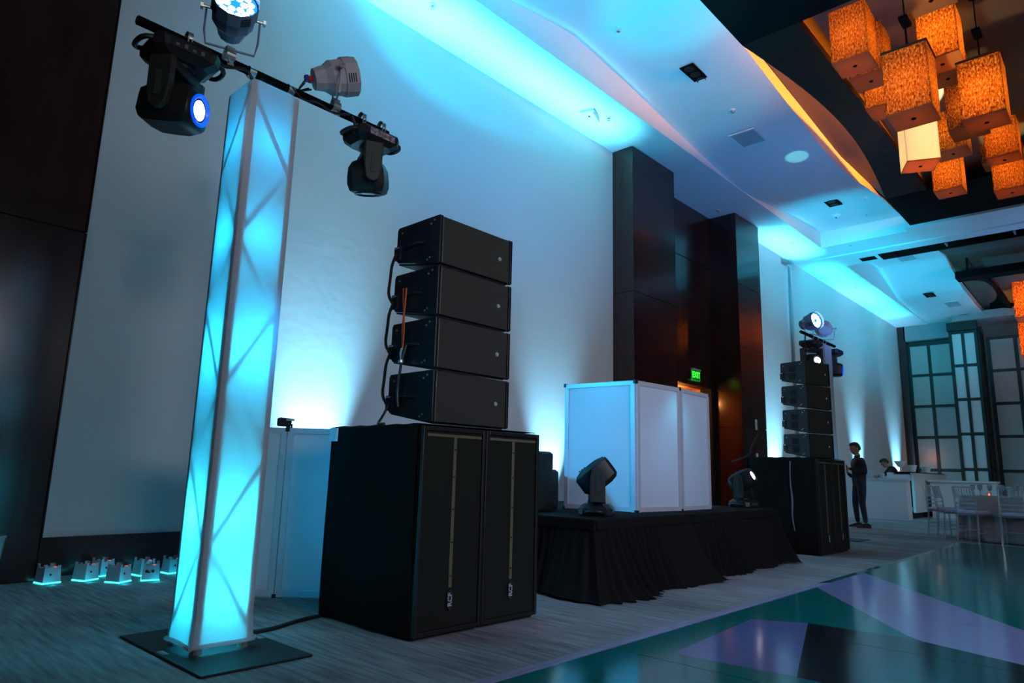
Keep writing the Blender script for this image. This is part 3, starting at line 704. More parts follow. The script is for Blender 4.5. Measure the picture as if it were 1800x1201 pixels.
for k in range(4):
    c = copy_tree(p); c.location = (10.22, 3.60, 1.285+.358*k); c.rotation_euler.z = R(-15); c.scale = (.82, .9, 1); c['label'] = pos[k]+' box of the far black line array'; c['group'] = 'boxes of the far line array'; fa.append(c)
def cable(name, label, pts, r, m=bp, cat='cable', sm=2, group=None):
    o0 = Vector(pts[0]); t = thing(name, pts[0], label, cat, group=group)
    MB().tube([Vector(q)-o0 for q in pts], r, 7, smooth=sm).build('sheath', m, t, smooth=True)
    return t
xk = 2.862; yk = 3.80
for k in range(3):
    z = 1.285+.357*k
    cable('link_cable', ['lowest', 'middle', 'upper'][k]+' black link cable at the rear corner of the near line array', [(xk, yk+.02, z+.14), (xk-.03, yk+.04, z+.10+.1), (xk-.01, yk+.05, z+.32), (xk-.02, yk+.03, z+.42), (xk, yk+.01, z+.50)], .011, group='link cables of the near line array')
cable('link_cable', 'black cable dropping from the near line array to the subwoofer top', [(xk, yk, 1.42), (xk-.03, yk+.02, 1.34), (xk-.04, yk+.05, 1.30), (xk-.08, yk+.0, 1.285), (xk-.1, yk-.1, 1.283)], .009)
cable('hanging_cable', 'black cable hanging from the coiled tie on the near line array side', [(2.86, 3.64, 1.82), (2.84, 3.66, 1.70), (2.85, 3.70, 1.5), (2.85, 3.68, 1.4)], .010)
os_ = thing('orange_lanyard', (2.862, 3.66, 2.22), 'twisted orange cord hanging on the near line array side', 'cord')
MB().tube([(-.02, .02, 0), (-.018, .012, -.12), (-.016, .0, -.20), (-.018, -.01, -.32), (-.016, .0, -.42)], .006, 6, smooth=2).build('orange_cord', orangem, os_, smooth=True)
MB().tube([(-.02, -.012, 0), (-.018, -.006, -.12), (-.02, .004, -.20), (-.016, .012, -.30), (-.016, .0, -.42)], .006, 6, smooth=2).build('orange_cord', orangem, os_, smooth=True)
MB().tube([(-.02, 0, -.42), (-.022, .01, -.46), (-.02, .0, -.50)], .008, 6).lathe([(.0, 0), (.02, .008), (.018, .025), (0, .03)], 10, org=(-.024, 0, -.53)).build('shackle', steel, os_)
cable('floor_cable', 'black cable lying on the carpet from the light stand to the near subwoofers', [(2.12, 4.05, .012), (2.3, 4.06, .012), (2.5, 4.16, .012), (2.70, 4.20, .012)], .014)
cable('loose_cable', 'black cables trailing from the far line array over its subwoofers', [(9.66, 4.1, 1.6), (9.6, 4.2, 1.4), (9.5, 4.15, 1.30), (9.3, 4.35, 1.2)], .012)
# ------------------------------------------------------------------ moving heads
def head_dir_basis(d): return basis(d)
def moving_head(label, loc, d, inverted=False, pan=None, s=1.0, lensm=led_white, halo=led_blue, power=0, base_rz=0, panel_m=None, lit=True, hl=1.0):
    """local frame: base at origin, yoke upward (downward when inverted)"""
    r = thing('moving_head_light', loc, label, 'stage light'); k = -1 if inverted else 1
    d = Vector(d).normalized()
    ang = math.atan2(d.y, d.x) if pan is None else pan
    F = Matrix.Diagonal((1, 1, k, 1)) if inverted else Matrix.Identity(4)
    B = F @ Matrix.Rotation(base_rz*k if False else base_rz, 4, 'Z') @ Matrix.Scale(s, 4)
    m = MB(); m.M = B
    def ring(wx, wy, z, c): return [(wx-c, -wy, z), (wx, -wy+c, z), (wx, wy-c, z), (wx-c, wy, z), (-wx+c, wy, z), (-wx, wy-c, z), (-wx, -wy+c, z), (-wx+c, -wy, z)]
    m.rings([ring(.19, .15, 0, .03), ring(.20, .16, .02, .04), ring(.20, .16, .075, .05), ring(.15, .12, .115, .05)]); m.build('base', bp, r)
    for sx in (-1, 1):
        m = MB(); m.M = B; m.tube([(sx*.19, -.09, .03), (sx*.245, -.08, .045), (sx*.26, 0, .05), (sx*.245, .08, .045), (sx*.19, .09, .03)], .016, 8, smooth=1).build('carry_handle', bp, r, smooth=True)
    m = MB(); m.M = B; m.box(-.12, .12, -.166, -.158, .02, .075); dp = m.build('display_panel', panel_m or mat('panel_dark', (.03, .03, .035), .2), r)
    m = MB(); m.M = B
    for j, xx in enumerate((-.08, -.03, .02, .07)): m.box(xx-.010, xx+.010, -.168, -.166, .035 if j % 2 else .045, .062)
    m.build('display_marks', mat('display_print', (.12, .115, .11), .4), dp)
    A = F @ Matrix.Rotation(ang, 4, 'Z') @ Matrix.Scale(s, 4)     # local x = beam heading, y = tilt axis
    m = MB(); m.M = A; m.cyl((0, 0, .11), (0, 0, .14), .09, n=20); m.build('pan_collar', bp, r)
    m = MB(); m.M = A
    m.rings([[(x, y, z) for x, z in ((-.07, .13), (.07, .13), (.075, .20), (-.075, .20))] for y in (-.17, -.10, .10, .17)])
    m.build('yoke_bridge', bpaint, r, bevel=.01)
    for sy in (-1, 1):
        m = MB(); m.M = A
        pr = [(-.075, .13), (.075, .13), (.072, .34), (.055, .44), (.02, .47), (-.02, .47), (-.055, .44), (-.072, .34)]
        m.rings([[(x, sy*y, z) for x, z in pr] for y in (.145, .19)]); a_ = m.build('yoke_arm', mat('yoke_paint', (.020, .024, .022), .5), r, bevel=.008)
        m = MB(); m.M = A; m.box(-.018, .018, sy*.190, sy*.196, .24, .40); m.build('arm_inlay', mat('inlay', (.035, .05, .05), .3), a_)
    # head
    piv = A @ Vector((0, 0, .385))
    H = basis(d, org=piv) @ Matrix.Scale(s, 4) @ Matrix.Diagonal((hl, 1.12 if hl < 1 else 1, 1.12 if hl < 1 else 1, 1))
    m = MB(); m.M = H
    secs = [(-.20, .07, .07), (-.17, .105, .10), (-.10, .128, .125), (.0, .135, .13), (.08, .135, .13), (.15, .12, .115), (.165, .10, .10)]
    rs = []
    for x, a_, b_ in secs:
        c = .32
        rs.append([(x, u*a_, v*b_) for u, v in ((1-c, -1), (1, -1+c), (1, 1-c), (1-c, 1), (-1+c, 1), (-1, 1-c), (-1, -1+c), (-1+c, -1))])
    hd = m.rings(rs).build('head', bp, r, smooth=True)
    m = MB(); m.M = H; m.lathe([(.098, .150), (.100, .176), (.088, .180), (.078, .172), (.07, .160)], 28, axis=(1, 0, 0), caps=False); m.build('lens_ring', bp if not lit else mat('ring_lit', (.02, .05, .3), .3, emit=(0, .1, 1), es=.9) if halo else bp, hd, smooth=True)
    m = MB(); m.M = H; m.lathe([(.0, .172), (.04, .170), (.070, .163), (.076, .160)], 28, axis=(1, 0, 0), caps=False); m.build('lens', lensm if lit else mat('dark_lens', (.02, .03, .04), .05, coat=1), hd, smooth=True)
    for q in range(3):
        m = MB(); m.M = H; m.box(-.12+.03*q, -.105+.03*q, -.08, .08, .128, .134); m.build('cooling_fin', wood_edge, hd)
    if power:
        p = piv+d*.2*s; wp = Vector(loc)+p
        spot('beam_lamp', wp, wp+d*5, power, (.7, .85, 1), 22, .4, .05)
    return r
def clamp(parent, x, zc, zr, m=steel, rr=.034, w_=.03):
    """slotted omega bracket round the pipe, local coordinates of the fixture"""
    mm = MB()
    n = 14
    rs = []
    for i in range(n+1):
        t = math.pi*(-.15+1.3*i/n); rs.append((math.cos(t)*rr, math.sin(t)*rr))
    g_ = [[(x-w_/2, y, zc+z), (x+w_/2, y, zc+z), (x+w_/2, y*1.12, zc+z*1.12), (x-w_/2, y*1.12, zc+z*1.12)] for y, z in rs]
    mm.rings(g_)
    for sy in (-1, 1):
        mm.bar((x-w_*.35, sy*rr, zc), (x-w_*.35, sy*rr, zr), .004, .008)
        mm.bar((x+w_*.35, sy*rr, zc), (x+w_*.35, sy*rr, zr), .004, .008)
        mm.box(x-w_/2, x+w_/2, sy*rr-.003, sy*rr+.003, (zc+zr)/2-.006, (zc+zr)/2+.006)
        mm.box(x-w_/2, x+w_/2, sy*rr-.003, sy*rr+.003, zr-.012, zr)
    mm.box(x-w_/2, x+w_/2, -rr, rr, zr-.006, zr)
    return mm.build('hook_clamp', m, parent)
TZ = 3.44; TY = 3.88; TX = 1.81
mh1 = moving_head('large black moving head hung under the left end of the near pipe, lens glowing blue-white', (1.295, TY, 3.335), (.62, -.77, -.10), True, s=.92, power=18, base_rz=0)
clamp(mh1, .03, .105, .0)
MB().lathe([(0, 0), (.005, -.002), (.005, .002)], 8, axis=(0, 1, 0), org=(.02, -.152, -.05)).build('status_light', red_led, mh1)
mh2 = moving_head(hl=.74, label='black moving head hung under the right end of the near pipe, head pointing down', loc=(2.63, TY, 3.345), d=(.18, .16, -.95), inverted=True, pan=R(-25), s=.86, lit=False, panel_m=mat('foil_panel', (.55, .40, .75), .25, .4, noise=(60, .9)))
clamp(mh2, -.09, .105, 0); clamp(mh2, .08, .105, 0)
mh3 = moving_head('black moving head standing on the stage front left, head aimed up to the right', (5.18, 3.72, SZ), (.50, -.62, .62), s=.92, lensm=lens_pink, halo=None, power=0, base_rz=R(30))
mh4 = moving_head('black moving head standing on the stage front right, lens glowing pink-white at the viewer', (8.47, 3.82, SZ), (.02, -.86, .42), s=.86, lensm=lens_pink, halo=None, power=0)
spot('mh4_beam', (8.3, 3.55, 1.2), (7.0, 1.2, 1.6), 20, (1, .85, 1), 20, .5, .05)
# ------------------------------------------------------------------ par cans
def par_can(label, loc, d, body, stand_up=True, s=1.0, lit=True, drop=.2, plug=False, pipe_dz=-.2):
    """loc is the tilt pivot; yoke goes down to the pipe"""
    r = thing('par_light', loc, label, 'stage light'); d = Vector(d).normalized(); H = basis(d) @ Matrix.Scale(s, 4)
    m = MB(); m.M = H
    n = 12
    def oc(x, rad, rot=0): return [(x, rad*math.cos(2*math.pi*(i+.5)/n), rad*math.sin(2*math.pi*(i+.5)/n)) for i in range(n)]
    m.rings([oc(-.20, .05), oc(-.195, .085), oc(-.11, .105), oc(-.06, .140), oc(.03, .145), oc(.035, .156), oc(.145, .156)], caps=False)
    m.add(oc(-.20, .05), [tuple(range(n))]); bd = m.build('housing', body, r)
    for q in range(4):
        for sgn, aa in ((0, 0), (1, 180), (2, 90)):
            m = MB(); m.M = H @ Matrix.Rotation(R(aa+30), 4, 'X'); m.box(.05+.018*q, .057+.018*q, -.035, .035, .146, .154); m.build('vent_slot', wood_edge, bd)
    m = MB(); m.M = H; m.cyl((.092, 0, 0), (.097, 0, 0), .142, n=28); face = m.build('lens_plate', mat('par_face', (.05, .12, .35), .3, emit=(0, .25, 1), es=1.6) if lit else mat('par_face_off', (.05, .08, .1), .3), r)
    pts = [(0, 0)]*0
    for ring_r, cnt in ((.045, 6), (.082, 12), (.118, 0)):
        for i in range(cnt):
            t = 2*math.pi*i/cnt+ring_r*3; pts.append((ring_r*1.25*math.cos(t), ring_r*1.25*math.sin(t)))
    for y, z in pts:
        m = MB(); m.M = H; m.lathe([(.0, .106), (.015, .104), (.0245, .0975)], 12, axis=(1, 0, 0), org=(0, y, z), caps=False); m.build('led', led_white if lit else silver, face)
    # yoke
    h = Vector((d.x, d.y, 0)).normalized(); ax = Vector((-h.y, h.x, 0))
    a_ = ax*.175*s; low = Vector((0, 0, pipe_dz+.04))
    m = MB(); m.tube([a_, a_+Vector((0, 0, pipe_dz*.55)), a_*.9+low, -a_*.9+low, -a_+Vector((0, 0, pipe_dz*.55)), -a_], .007, 6); m.build('bracket', body, r)
    for sg in (-1, 1):
        m = MB(); m.cyl(a_*sg*.85, a_*sg*1.22, .009, n=8).cyl(a_*sg*1.12, a_*sg*1.22, .024, n=6); m.build('knob', steel, r)
    m = MB(); m.cyl((-.028, 0, pipe_dz), (.028, 0, pipe_dz), .037, n=16, caps=False).box(-.025, .025, -.02, .02, pipe_dz+.034, pipe_dz+.05); m.build('pipe_clamp', steel, r)
    m = MB(); m.tube([(0, .0, pipe_dz-.03), (0, -.03, pipe_dz-.07)], .007, 6).bar((-.018, -.03, pipe_dz-.075), (.02, -.03, pipe_dz-.065), .008, .012); m.build('wing_bolt', steel, r)
    if plug:
        b0 = -d*.17*s
        m = MB(); m.M = basis(-d, org=b0); m.cbox(0, .06, -.022, .022, -.018, .022, .006); m.build('plug', redp, r)
        m = MB(); m.M = basis(-d, org=b0+(-d)*.055+Vector((0, 0, .012))); m.cbox(0, .03, -.02, .02, -.02, .02, .004); m.build('plug', bluep, r)
        for q in range(2):
            m = MB(); m.tube([b0-d*.08+Vector((0, 0, -.02*q)), b0-d*.13+Vector((-.0, 0, -.08)), Vector((-.22+.02*q, -.02, pipe_dz+.03))], .006, 6, smooth=2); m.build('power_lead', bp, r, smooth=True)
    return r
par_can('par can with a face of lit white LEDs above the near pipe', (1.56, TY-.02, 3.72), (-.33, -.90, .22), mat('par_blue_white', (.16, .22, .32), .4), s=.88, pipe_dz=TZ-3.72)
spot('par_near_lamp', (1.45, 3.55, 3.85), (0, 0, 4.6), 60, (.35, .6, 1), 50, .8, .08)
par_can('white par can turned to the right above the near pipe, seen from its side', (2.32, TY, 3.66), (.86, -.36, .34), greyp, s=.86, lit=False, pipe_dz=TZ-3.66, plug=True)
# ------------------------------------------------------------------ light totem (truss tower in a white stretch sleeve with crossbar)
def sleeve_mat():
    m = bpy.data.materials.new('stretch_sleeve'); m.use_nodes = True; nt = m.node_tree; nt.nodes.clear()
    out = nt.nodes.new('ShaderNodeOutputMaterial'); t = nt.nodes.new('ShaderNodeBsdfTranslucent'); t.inputs[0].default_value = (.86, .92, .95, 1)
    d = nt.nodes.new('ShaderNodeBsdfDiffuse'); d.inputs[0].default_value = (.72, .72, .78, 1); mx = nt.nodes.new('ShaderNodeMixShader'); mx.inputs[0].default_value = .42
    nt.links.new(t.outputs[0], mx.inputs[1]); nt.links.new(d.outputs[0], mx.inputs[2]); nt.links.new(mx.outputs[0], out.inputs[0]); return m
slm = sleeve_mat()
def totem(label, x, y, rot, zt, pipe_len, px0, lights=True, detail=True):
    r = thing('light_totem', (x, y, 0), label, 'lighting stand')
    m = MB(); m.cbox(-.42, .42, -.42, .42, 0, .014, .006); m.M = Matrix.Rotation(0, 4, 'Z')
    bpz = MB(); bpz.M = Matrix.Translation((.02, .0, 0))
    bpz.cbox(-.30, .30, -.54, .54, 0, .012, .005); bpo = bpz.build('base_plate', platem, r)
    for sx, sy in ((-.265, 0), (.265, 0)):
        q = MB(); q.M = bpz.M; q.box(sx-.018, sx+.018, sy-.045, sy+.045, .0125, .0135); q.build('grip_slot', carpet, bpo)
    A = Matrix.Rotation(rot, 4, 'Z'); s = .13; Ht = zt-.16
    for sx in (-1, 1):
        for sy in (-1, 1):
            q = MB(); q.M = A; q.cyl((sx*s, sy*s, .02), (sx*s, sy*s, Ht), .028, n=14); q.build('truss_chord', alu, r, smooth=True)
            q = MB(); q.M = A; q.cyl((sx*s, sy*s, .012), (sx*s, sy*s, .05), .032, n=12); q.build('chord_foot', steel, r)
    nb = 7
    for f in range(4):
        q = MB(); q.M = A @ Matrix.Rotation(math.pi/2*f, 4, 'Z')
        for k in range(nb):
            z0 = .12+(Ht-.2)*k/nb; z1 = .12+(Ht-.2)*(k+1)/nb
            sg = 1 if (k+f) % 2 else -1
            q.cyl((-s*sg, -s, z0), (s*sg, -s, z1), .013, n=8)
        q.build('truss_braces', alu, r)
    # sleeve
    c = s+.033; rs = []
    K = 46
    for k in range(K+1):
        z = .05+(Ht+.02-.05)*k/K; f = k/K
        ring = []
        flare = .008*math.exp(-((z-.06)/.05)**2)+.004*math.sin(z*60)*math.exp(-((z-.1)/.06)**2)
        for i in range(48):
            t = 2*math.pi*i/48+math.pi/4; cx_ = math.cos(t); cy_ = math.sin(t); q = max(abs(cx_), abs(cy_)); u = cx_/q; v = cy_/q
            rr = c; mid = 1-.02*(1-abs(u*v))*math.sin(math.pi*f)      # fabric pulled in between the chords
            rnd_ = .965 if abs(u*v) > .9 else 1
            ring.append(tuple(A @ Vector(((u*rr*rnd_)*mid+u*flare, (v*rr*rnd_)*mid+v*flare, z))))
        rs.append(ring)
    # gather at the top
    rs.append([(a*.86, b*.86, Ht+.045) for a, b, _ in rs[-1]]); rs.append([(a*.25, b*.25, Ht+.075) for a, b, _ in rs[0][:0] or [(p[0]/.86, p[1]/.86, 0) for p in rs[-1]]])
    MB().rings(rs, caps=False).build('sleeve', slm, r, smooth=True)
    q = MB(); q.tube([tuple(A @ Vector((u*(c+.02), v*(c+.02), .055+.006*math.sin(3*i)))) for i, (u, v) in enumerate([(-1, -1), (-.3, -1.02), (.4, -1.01), (1, -1), (1, -.3), (1, .4), (1, 1), (0, 1), (-1, 1), (-1, 0), (-1, -1)])], .012, 6, smooth=1); q.build('sleeve_hem', slm, r, smooth=True)
    # pipe
    a = px0-x; q = MB(); q.cyl((a, 0, zt), (a+pipe_len, 0, zt), .027, n=18); q.build('crossbar', blackm, r, smooth=True)
    q = MB(); q.cyl((a-.004, 0, zt), (a+.02, 0, zt), .021, .021, 14); q.build('bar_end', wood_edge, r)
    for xx in (-.10, .17) if detail else (0,):
        q = MB(); q.cyl((xx-.022, 0, zt), (xx+.022, 0, zt), .034, n=16, caps=False).cyl((xx-.02, 0, zt-.03), (xx+.02, 0, zt-.055), .012, n=8); q.build('bar_coupler', steel, r)
    if lights:
        point('totem_inner_lamp', (x+.02, y-.01, .30), 4.5, (.03, .72, 1), .045)
        point('totem_inner_lamp', (x-.03, y+.02, .72), 6.5, (.03, .72, 1), .045)
        point('totem_inner_lamp', (x+.02, y-.02, 1.65), 5.5, (.02, .62, 1), .045)
        point('totem_inner_lamp', (x-.02, y+.01, 2.35), 2.6, (.01, .58, 1), .045)
        point('totem_inner_lamp', (x, y, 2.95), 2.2, (.0, .50, 1), .02)
    return r
totem('tall square light tower in a glowing white stretch sleeve near the camera', 1.835, 3.925, 0, TZ-.0, 1.74, 1.06)
totem('far light tower in a white sleeve rising behind the far line array', 12.55, 4.15, 0, 3.45, 1.70, 11.7, lights=False)
point('far_totem_lamp', (12.55, 4.15, .8), 8, (.1, .5, 1), .05)
FZ = 3.45
moving_head('black moving head hung behind the top of the far line array', (12.15, 4.15, FZ-.10), (-.55, -.75, .05), True, s=.95, lensm=lens_pink, halo=None)
moving_head('black moving head hung at the right end of the far pipe, lens lit blue', (13.25, 4.15, FZ-.10), (.25, -.96, -.1), True, s=.95)
par_can('lit par can on top of the far pipe, its LED face toward the room', (12.22, 4.15, FZ+.26), (-.35, -.92, .1), mat('par_blue_white', (.16, .22, .32), .4), pipe_dz=-.26)
par_can('grey par can on top of the far pipe facing the wall side', (12.85, 4.15, FZ+.24), (.85, .3, .25), greyp, lit=False, pipe_dz=-.24)
cable('power_cable', 'black cables looping along the near pipe beside the left moving head', [(1.33, TY-.03, 3.40), (1.42, TY-.05, 3.41), (1.52, TY-.03, 3.34), (1.60, TY-.04, 3.37), (1.68, TY-.03, 3.40), (1.74, TY-.03, 3.30), (1.78, TY-.02, 3.38)], .010)
cable('power_cable', 'thin black cable looping under the near pipe below the white par can', [(1.98, TY-.03, 3.42), (2.06, TY-.04, 3.35), (2.16, TY-.04, 3.40), (2.28, TY-.04, 3.36), (2.42, TY-.03, 3.41)], .006)
cable('power_cable', 'black cable dropping to the right moving head base', [(2.44, TY-.03, 3.41), (2.47, TY-.04, 3.34), (2.46, TY-.04, 3.28)], .010)
cable('power_cable', 'black cables hanging off the left end of the far pipe', [(11.8, 4.11, 3.43), (11.7, 4.10, 3.2), (11.9, 4.10, 3.15), (12.05, 4.11, 3.3)], .012)
# ------------------------------------------------------------------ exit sign
ex = thing('exit_sign', (13.93, 7.30, 3.2), 'green lit EXIT sign above the doorway in the dark wood recess', 'exit sign')
ex.scale = (.85, .85, .85); MB().box(-.20, .20, -.02, .02, -.13, .13).build('face_plate', exit_dark, ex)
MB().box(-.22, .22, -.05, .06, .13, .17).build('canopy', greyp, ex)
MB().box(-.215, -.20, -.022, .022, -.13, .13).box(.20, .215, -.022, .022, -.13, .13).box(-.215, .215, -.022, .022, -.145, -.13).build('edge_trim', mat('exit_trim', (.05, .3, .08), .4, emit=(.02, .5, .05), es=.5), ex)
MB().box(-.33, -.28, -.03, .05, -.12, .14).build('side_box', bp, ex)
text_mesh('lettering', 'EXIT', .20, .003, exit_let, ex, Matrix.Translation((0, -.024, 0)) @ Matrix.Rotation(R(90), 4, 'X') @ Matrix.Scale(1.12, 4, (0, 1, 0)), .006)
# ------------------------------------------------------------------ small battery uplights by the wall
def make_box_light():
    r = thing('battery_uplight', (0, 0, 0), '', 'uplight')
    b, t, h = .095, .085, .17
    shell = mat('uplight_shell', (.50, .52, .62), .4)
    m = MB(); m.rings([[(-b, -b, .02), (b, -b, .02), (b, b, .02), (-b, b, .02)], [(-t, -t, h), (t, -t, h), (t, t, h), (-t, t, h)]], caps=False); m.build('shell', shell, r)
    for x0, x1, z1 in ((-t, -.055, h+.03), (-.02, .02, h+.008), (.05, t, h+.022)):
        MB().box(x0, x1, -t, -t+.004, h-.01, z1).build('rim_tab', shell, r); MB().box(x0, x1, t-.004, t, h-.01, z1+.01).build('rim_tab', shell, r)
    for y0, y1, z1 in ((-t, -.05, h+.02), (.04, t, h+.03)):
        MB().box(-t, -t+.004, y0, y1, h-.01, z1).build('rim_tab', shell, r); MB().box(t-.004, t, y0, y1, h-.01, z1).build('rim_tab', shell, r)
    m = MB(); m.box(-b-.004, b+.004, -b-.004, -b+.006, .004, .018).box(-b-.004, -b+.006, -b, b, .004, .018).box(-b, b, b-.006, b+.004, .004, .018); m.build('led_strip', cy_glow, r)
    m = MB(); m.box(-t+.01, t-.01, -t+.01, t-.01, .0, h-.03); m.build('core', bp, r)
    m = MB(); m.box(.01, .045, -t+.008, -t+.03, h-.03, h+.012); m.build('display', pink_led, r)
    m = MB(); m.cyl((-.02, -b+.004, .10), (-.02, -b, .10), .012, n=10); m.build('socket', bp, r)
    return r
u0 = make_box_light()
UB = [(1.80, 6.74, 12, 'leftmost white notched uplight box on the carpet beside the dark pier', 0), (2.07, 6.72, 28, 'front box of the second pair of white uplight boxes', 0), (2.25, 6.90, 20, 'rear box of the second pair of white uplight boxes', 0),
      (2.24, 6.46, 32, 'white uplight box standing alone between the second pair and the two-socket box', 0), (2.48, 6.42, -20, 'white uplight box with two dark sockets close to the glowing tower', 0), (2.53, 6.72, 10, 'rear white uplight box behind the two-socket one', 0),
      (2.77, 6.70, 8, 'rear white uplight box half hidden by the glowing tower', 0), (2.80, 6.42, 18, 'white uplight box at the edge of the glowing tower, front one', 0)]
for k, (x, y, a, lab, _) in enumerate(UB):
    o = u0 if k == 0 else copy_tree(u0)
    o.scale = (.72, .72, .74); o.location = (x-.055, y, 0); o.rotation_euler.z = R(a); o['label'] = lab; o['group'] = 'white battery uplight boxes along the wall'
    if k == 4:
        m = MB(); m.cyl((-.045, -.094, .11), (-.045, -.10, .11), .018, n=12).cyl((.02, -.094, .11), (.02, -.10, .11), .018, n=12); m.build('socket', bp, o)
    point('uplight_glow', (x-.055, y-.14, .02), .12, (0, .8, 1), .02)
bn = thing('plastic_bin', (1.26, 6.62, 0), 'clear plastic bin with a rolled rim at the left picture edge', 'bin')
MB().lathe([(.10, .0), (.13, .38), (.14, .40), (.135, .41), (.125, .39), (.095, .01)], 24, caps=False).build('bin_wall', mat('clear_plastic', (.6, .75, .8), .15, trans=.6), bn, smooth=True)
MB().cyl((0, 0, .0), (0, 0, .01), .10, n=20).build('bin_floor', mat('clear_plastic', (.6, .75, .8)), bn)
# ------------------------------------------------------------------ bar and counters
barw = mat('bar_white', (.62, .64, .70), .22, coat=.4)
bar = thing('bar_counter', (19.9, 4.6, 0), 'white L-shaped bar counter with a cyan-lit niche at the far end', 'bar')
def bx(a, b, c, d, e, f, nm, m, par): return MB().box(a-19.9, b-19.9, c-4.6, d-4.6, e, f).build(nm, m, par)
bx(19.86, 19.92, 4.64, 6.1, 0, 1.0, 'front_panel', barw, bar); bx(19.84, 20.45, 4.60, 6.12, 1.0, 1.04, 'low_worktop', barw, bar)
bx(19.92, 20.3, 4.66, 4.72, 0, 1.0, 'end_panel', barw, bar)
bx(20.3, 20.9, 4.86, 4.9, .0, .98, 'niche_back', mat('niche_light', (.1, .3, .35), .5, emit=(.05, .75, 1), es=.9), bar)
bx(20.3, 20.36, 4.66, 4.86, 0, 1.0, 'niche_side', barw, bar)
bx(20.95, 25.0, 4.70, 4.76, .16, 1.16, 'side_panel', barw, bar); bx(20.4, 25.0, 4.66, 5.04, 1.16, 1.2, 'high_worktop', barw, bar); bx(20.4, 20.46, 4.66, 5.2, 1.0, 1.2, 'riser', barw, bar)
bx(20.95, 25.0, 4.84, 5.0, 0, .16, 'toe_kick', wood_edge, bar)
bx(20.5, 24.9, 4.72, 5.02, 1.2, 1.225, 'drip_mat', blackm, bar)
MB().box(20.1-19.9, 20.4-19.9, 5.0-4.6, 6.1-4.6, .4, .43).build('inner_shelf', barw, bar)
# items on the bar
def bowl(x, y, z, s, lab, foot=False):
    r = thing('white_bowl', (x, y, z), lab, 'bowl', group='white bowls on the bar')
    if foot: MB().lathe([(.05*s, 0), (.045*s, .008), (.015*s, .02), (.015*s, .08*s), (.05*s, .10*s), (.11*s, .20*s), (.115*s, .205*s), (.10*s, .20*s), (.04*s, .12*s), (0, .11*s)], 20, caps=False).build('bowl_body', whitep, r, smooth=True)
    else: MB().lathe([(.05*s, 0), (.07*s, .01), (.10*s, .13*s), (.105*s, .135*s), (.09*s, .13*s), (.06*s, .02), (0, .02)], 20, caps=False).build('bowl_body', whitep, r, smooth=True)
    MB().lathe([(.10*s, 0), (.112*s, .006), (.10*s, .012)], 20, org=(0, 0, .135*s if not foot else .2*s)).build('rim', whitep, r, smooth=True)
bowl(20.65, 4.92, 1.226, 1.35, 'tall footed white bowl in front of the bending bartender', True)
bowl(21.6, 4.88, 1.226, 1.35, 'white bowl in the middle of the dark-topped bar'); bowl(23.2, 4.86, 1.226, 1.25, 'rightmost white bowl on the dark-topped bar')
for k, (y, h, c) in enumerate(((5.98, .17, (.2, .5, .6)), (5.72, .10, (.05, .05, .06)), (5.56, .15, (.25, .4, .5)), (5.38, .08, (.1, .1, .12)), (5.22, .12, (.3, .35, .4)))):
    r = thing('bar_tool', (20.05, y, 1.04), ['teal glass tumbler by the standing man on the low bar', 'small black bowl on the low bar', 'blue glass jar on the low bar near the bartender hand', 'low dark tray on the low bar', 'small pale jar at the low bar end'][k], ['glass', 'bowl', 'jar', 'tray', 'jar'][k])
    r.name = ['tumbler', 'dark_bowl', 'glass_jar', 'tray', 'pale_jar'][k]
    MB().lathe([(.045, 0), (.05, .01), (.055, h*.9), (.05, h), (.045, h*.9), (.04, .02), (0, .02)], 14, caps=False).build('body', mat('barware_%d' % k, c, .25, coat=.5), r, smooth=True)
    MB().lathe([(.05, 0), (.056, .004), (.05, .008)], 14, org=(0, 0, h)).build('rim', silver, r)
ct = thing('low_counter', (22.5, 3.85, 0), 'long low white counter standing behind the clear chairs', 'counter')
MB().box(-.3, .3, -.8, .8, .98, 1.03).build('counter_top', barw, ct); MB().box(-.24, -.2, -.75, .75, 0, .98).build('front_panel', barw, ct)
for sy in (-.76, .72): MB().box(-.2, .26, sy, sy+.04, 0, .98).build('end_panel', barw, ct)
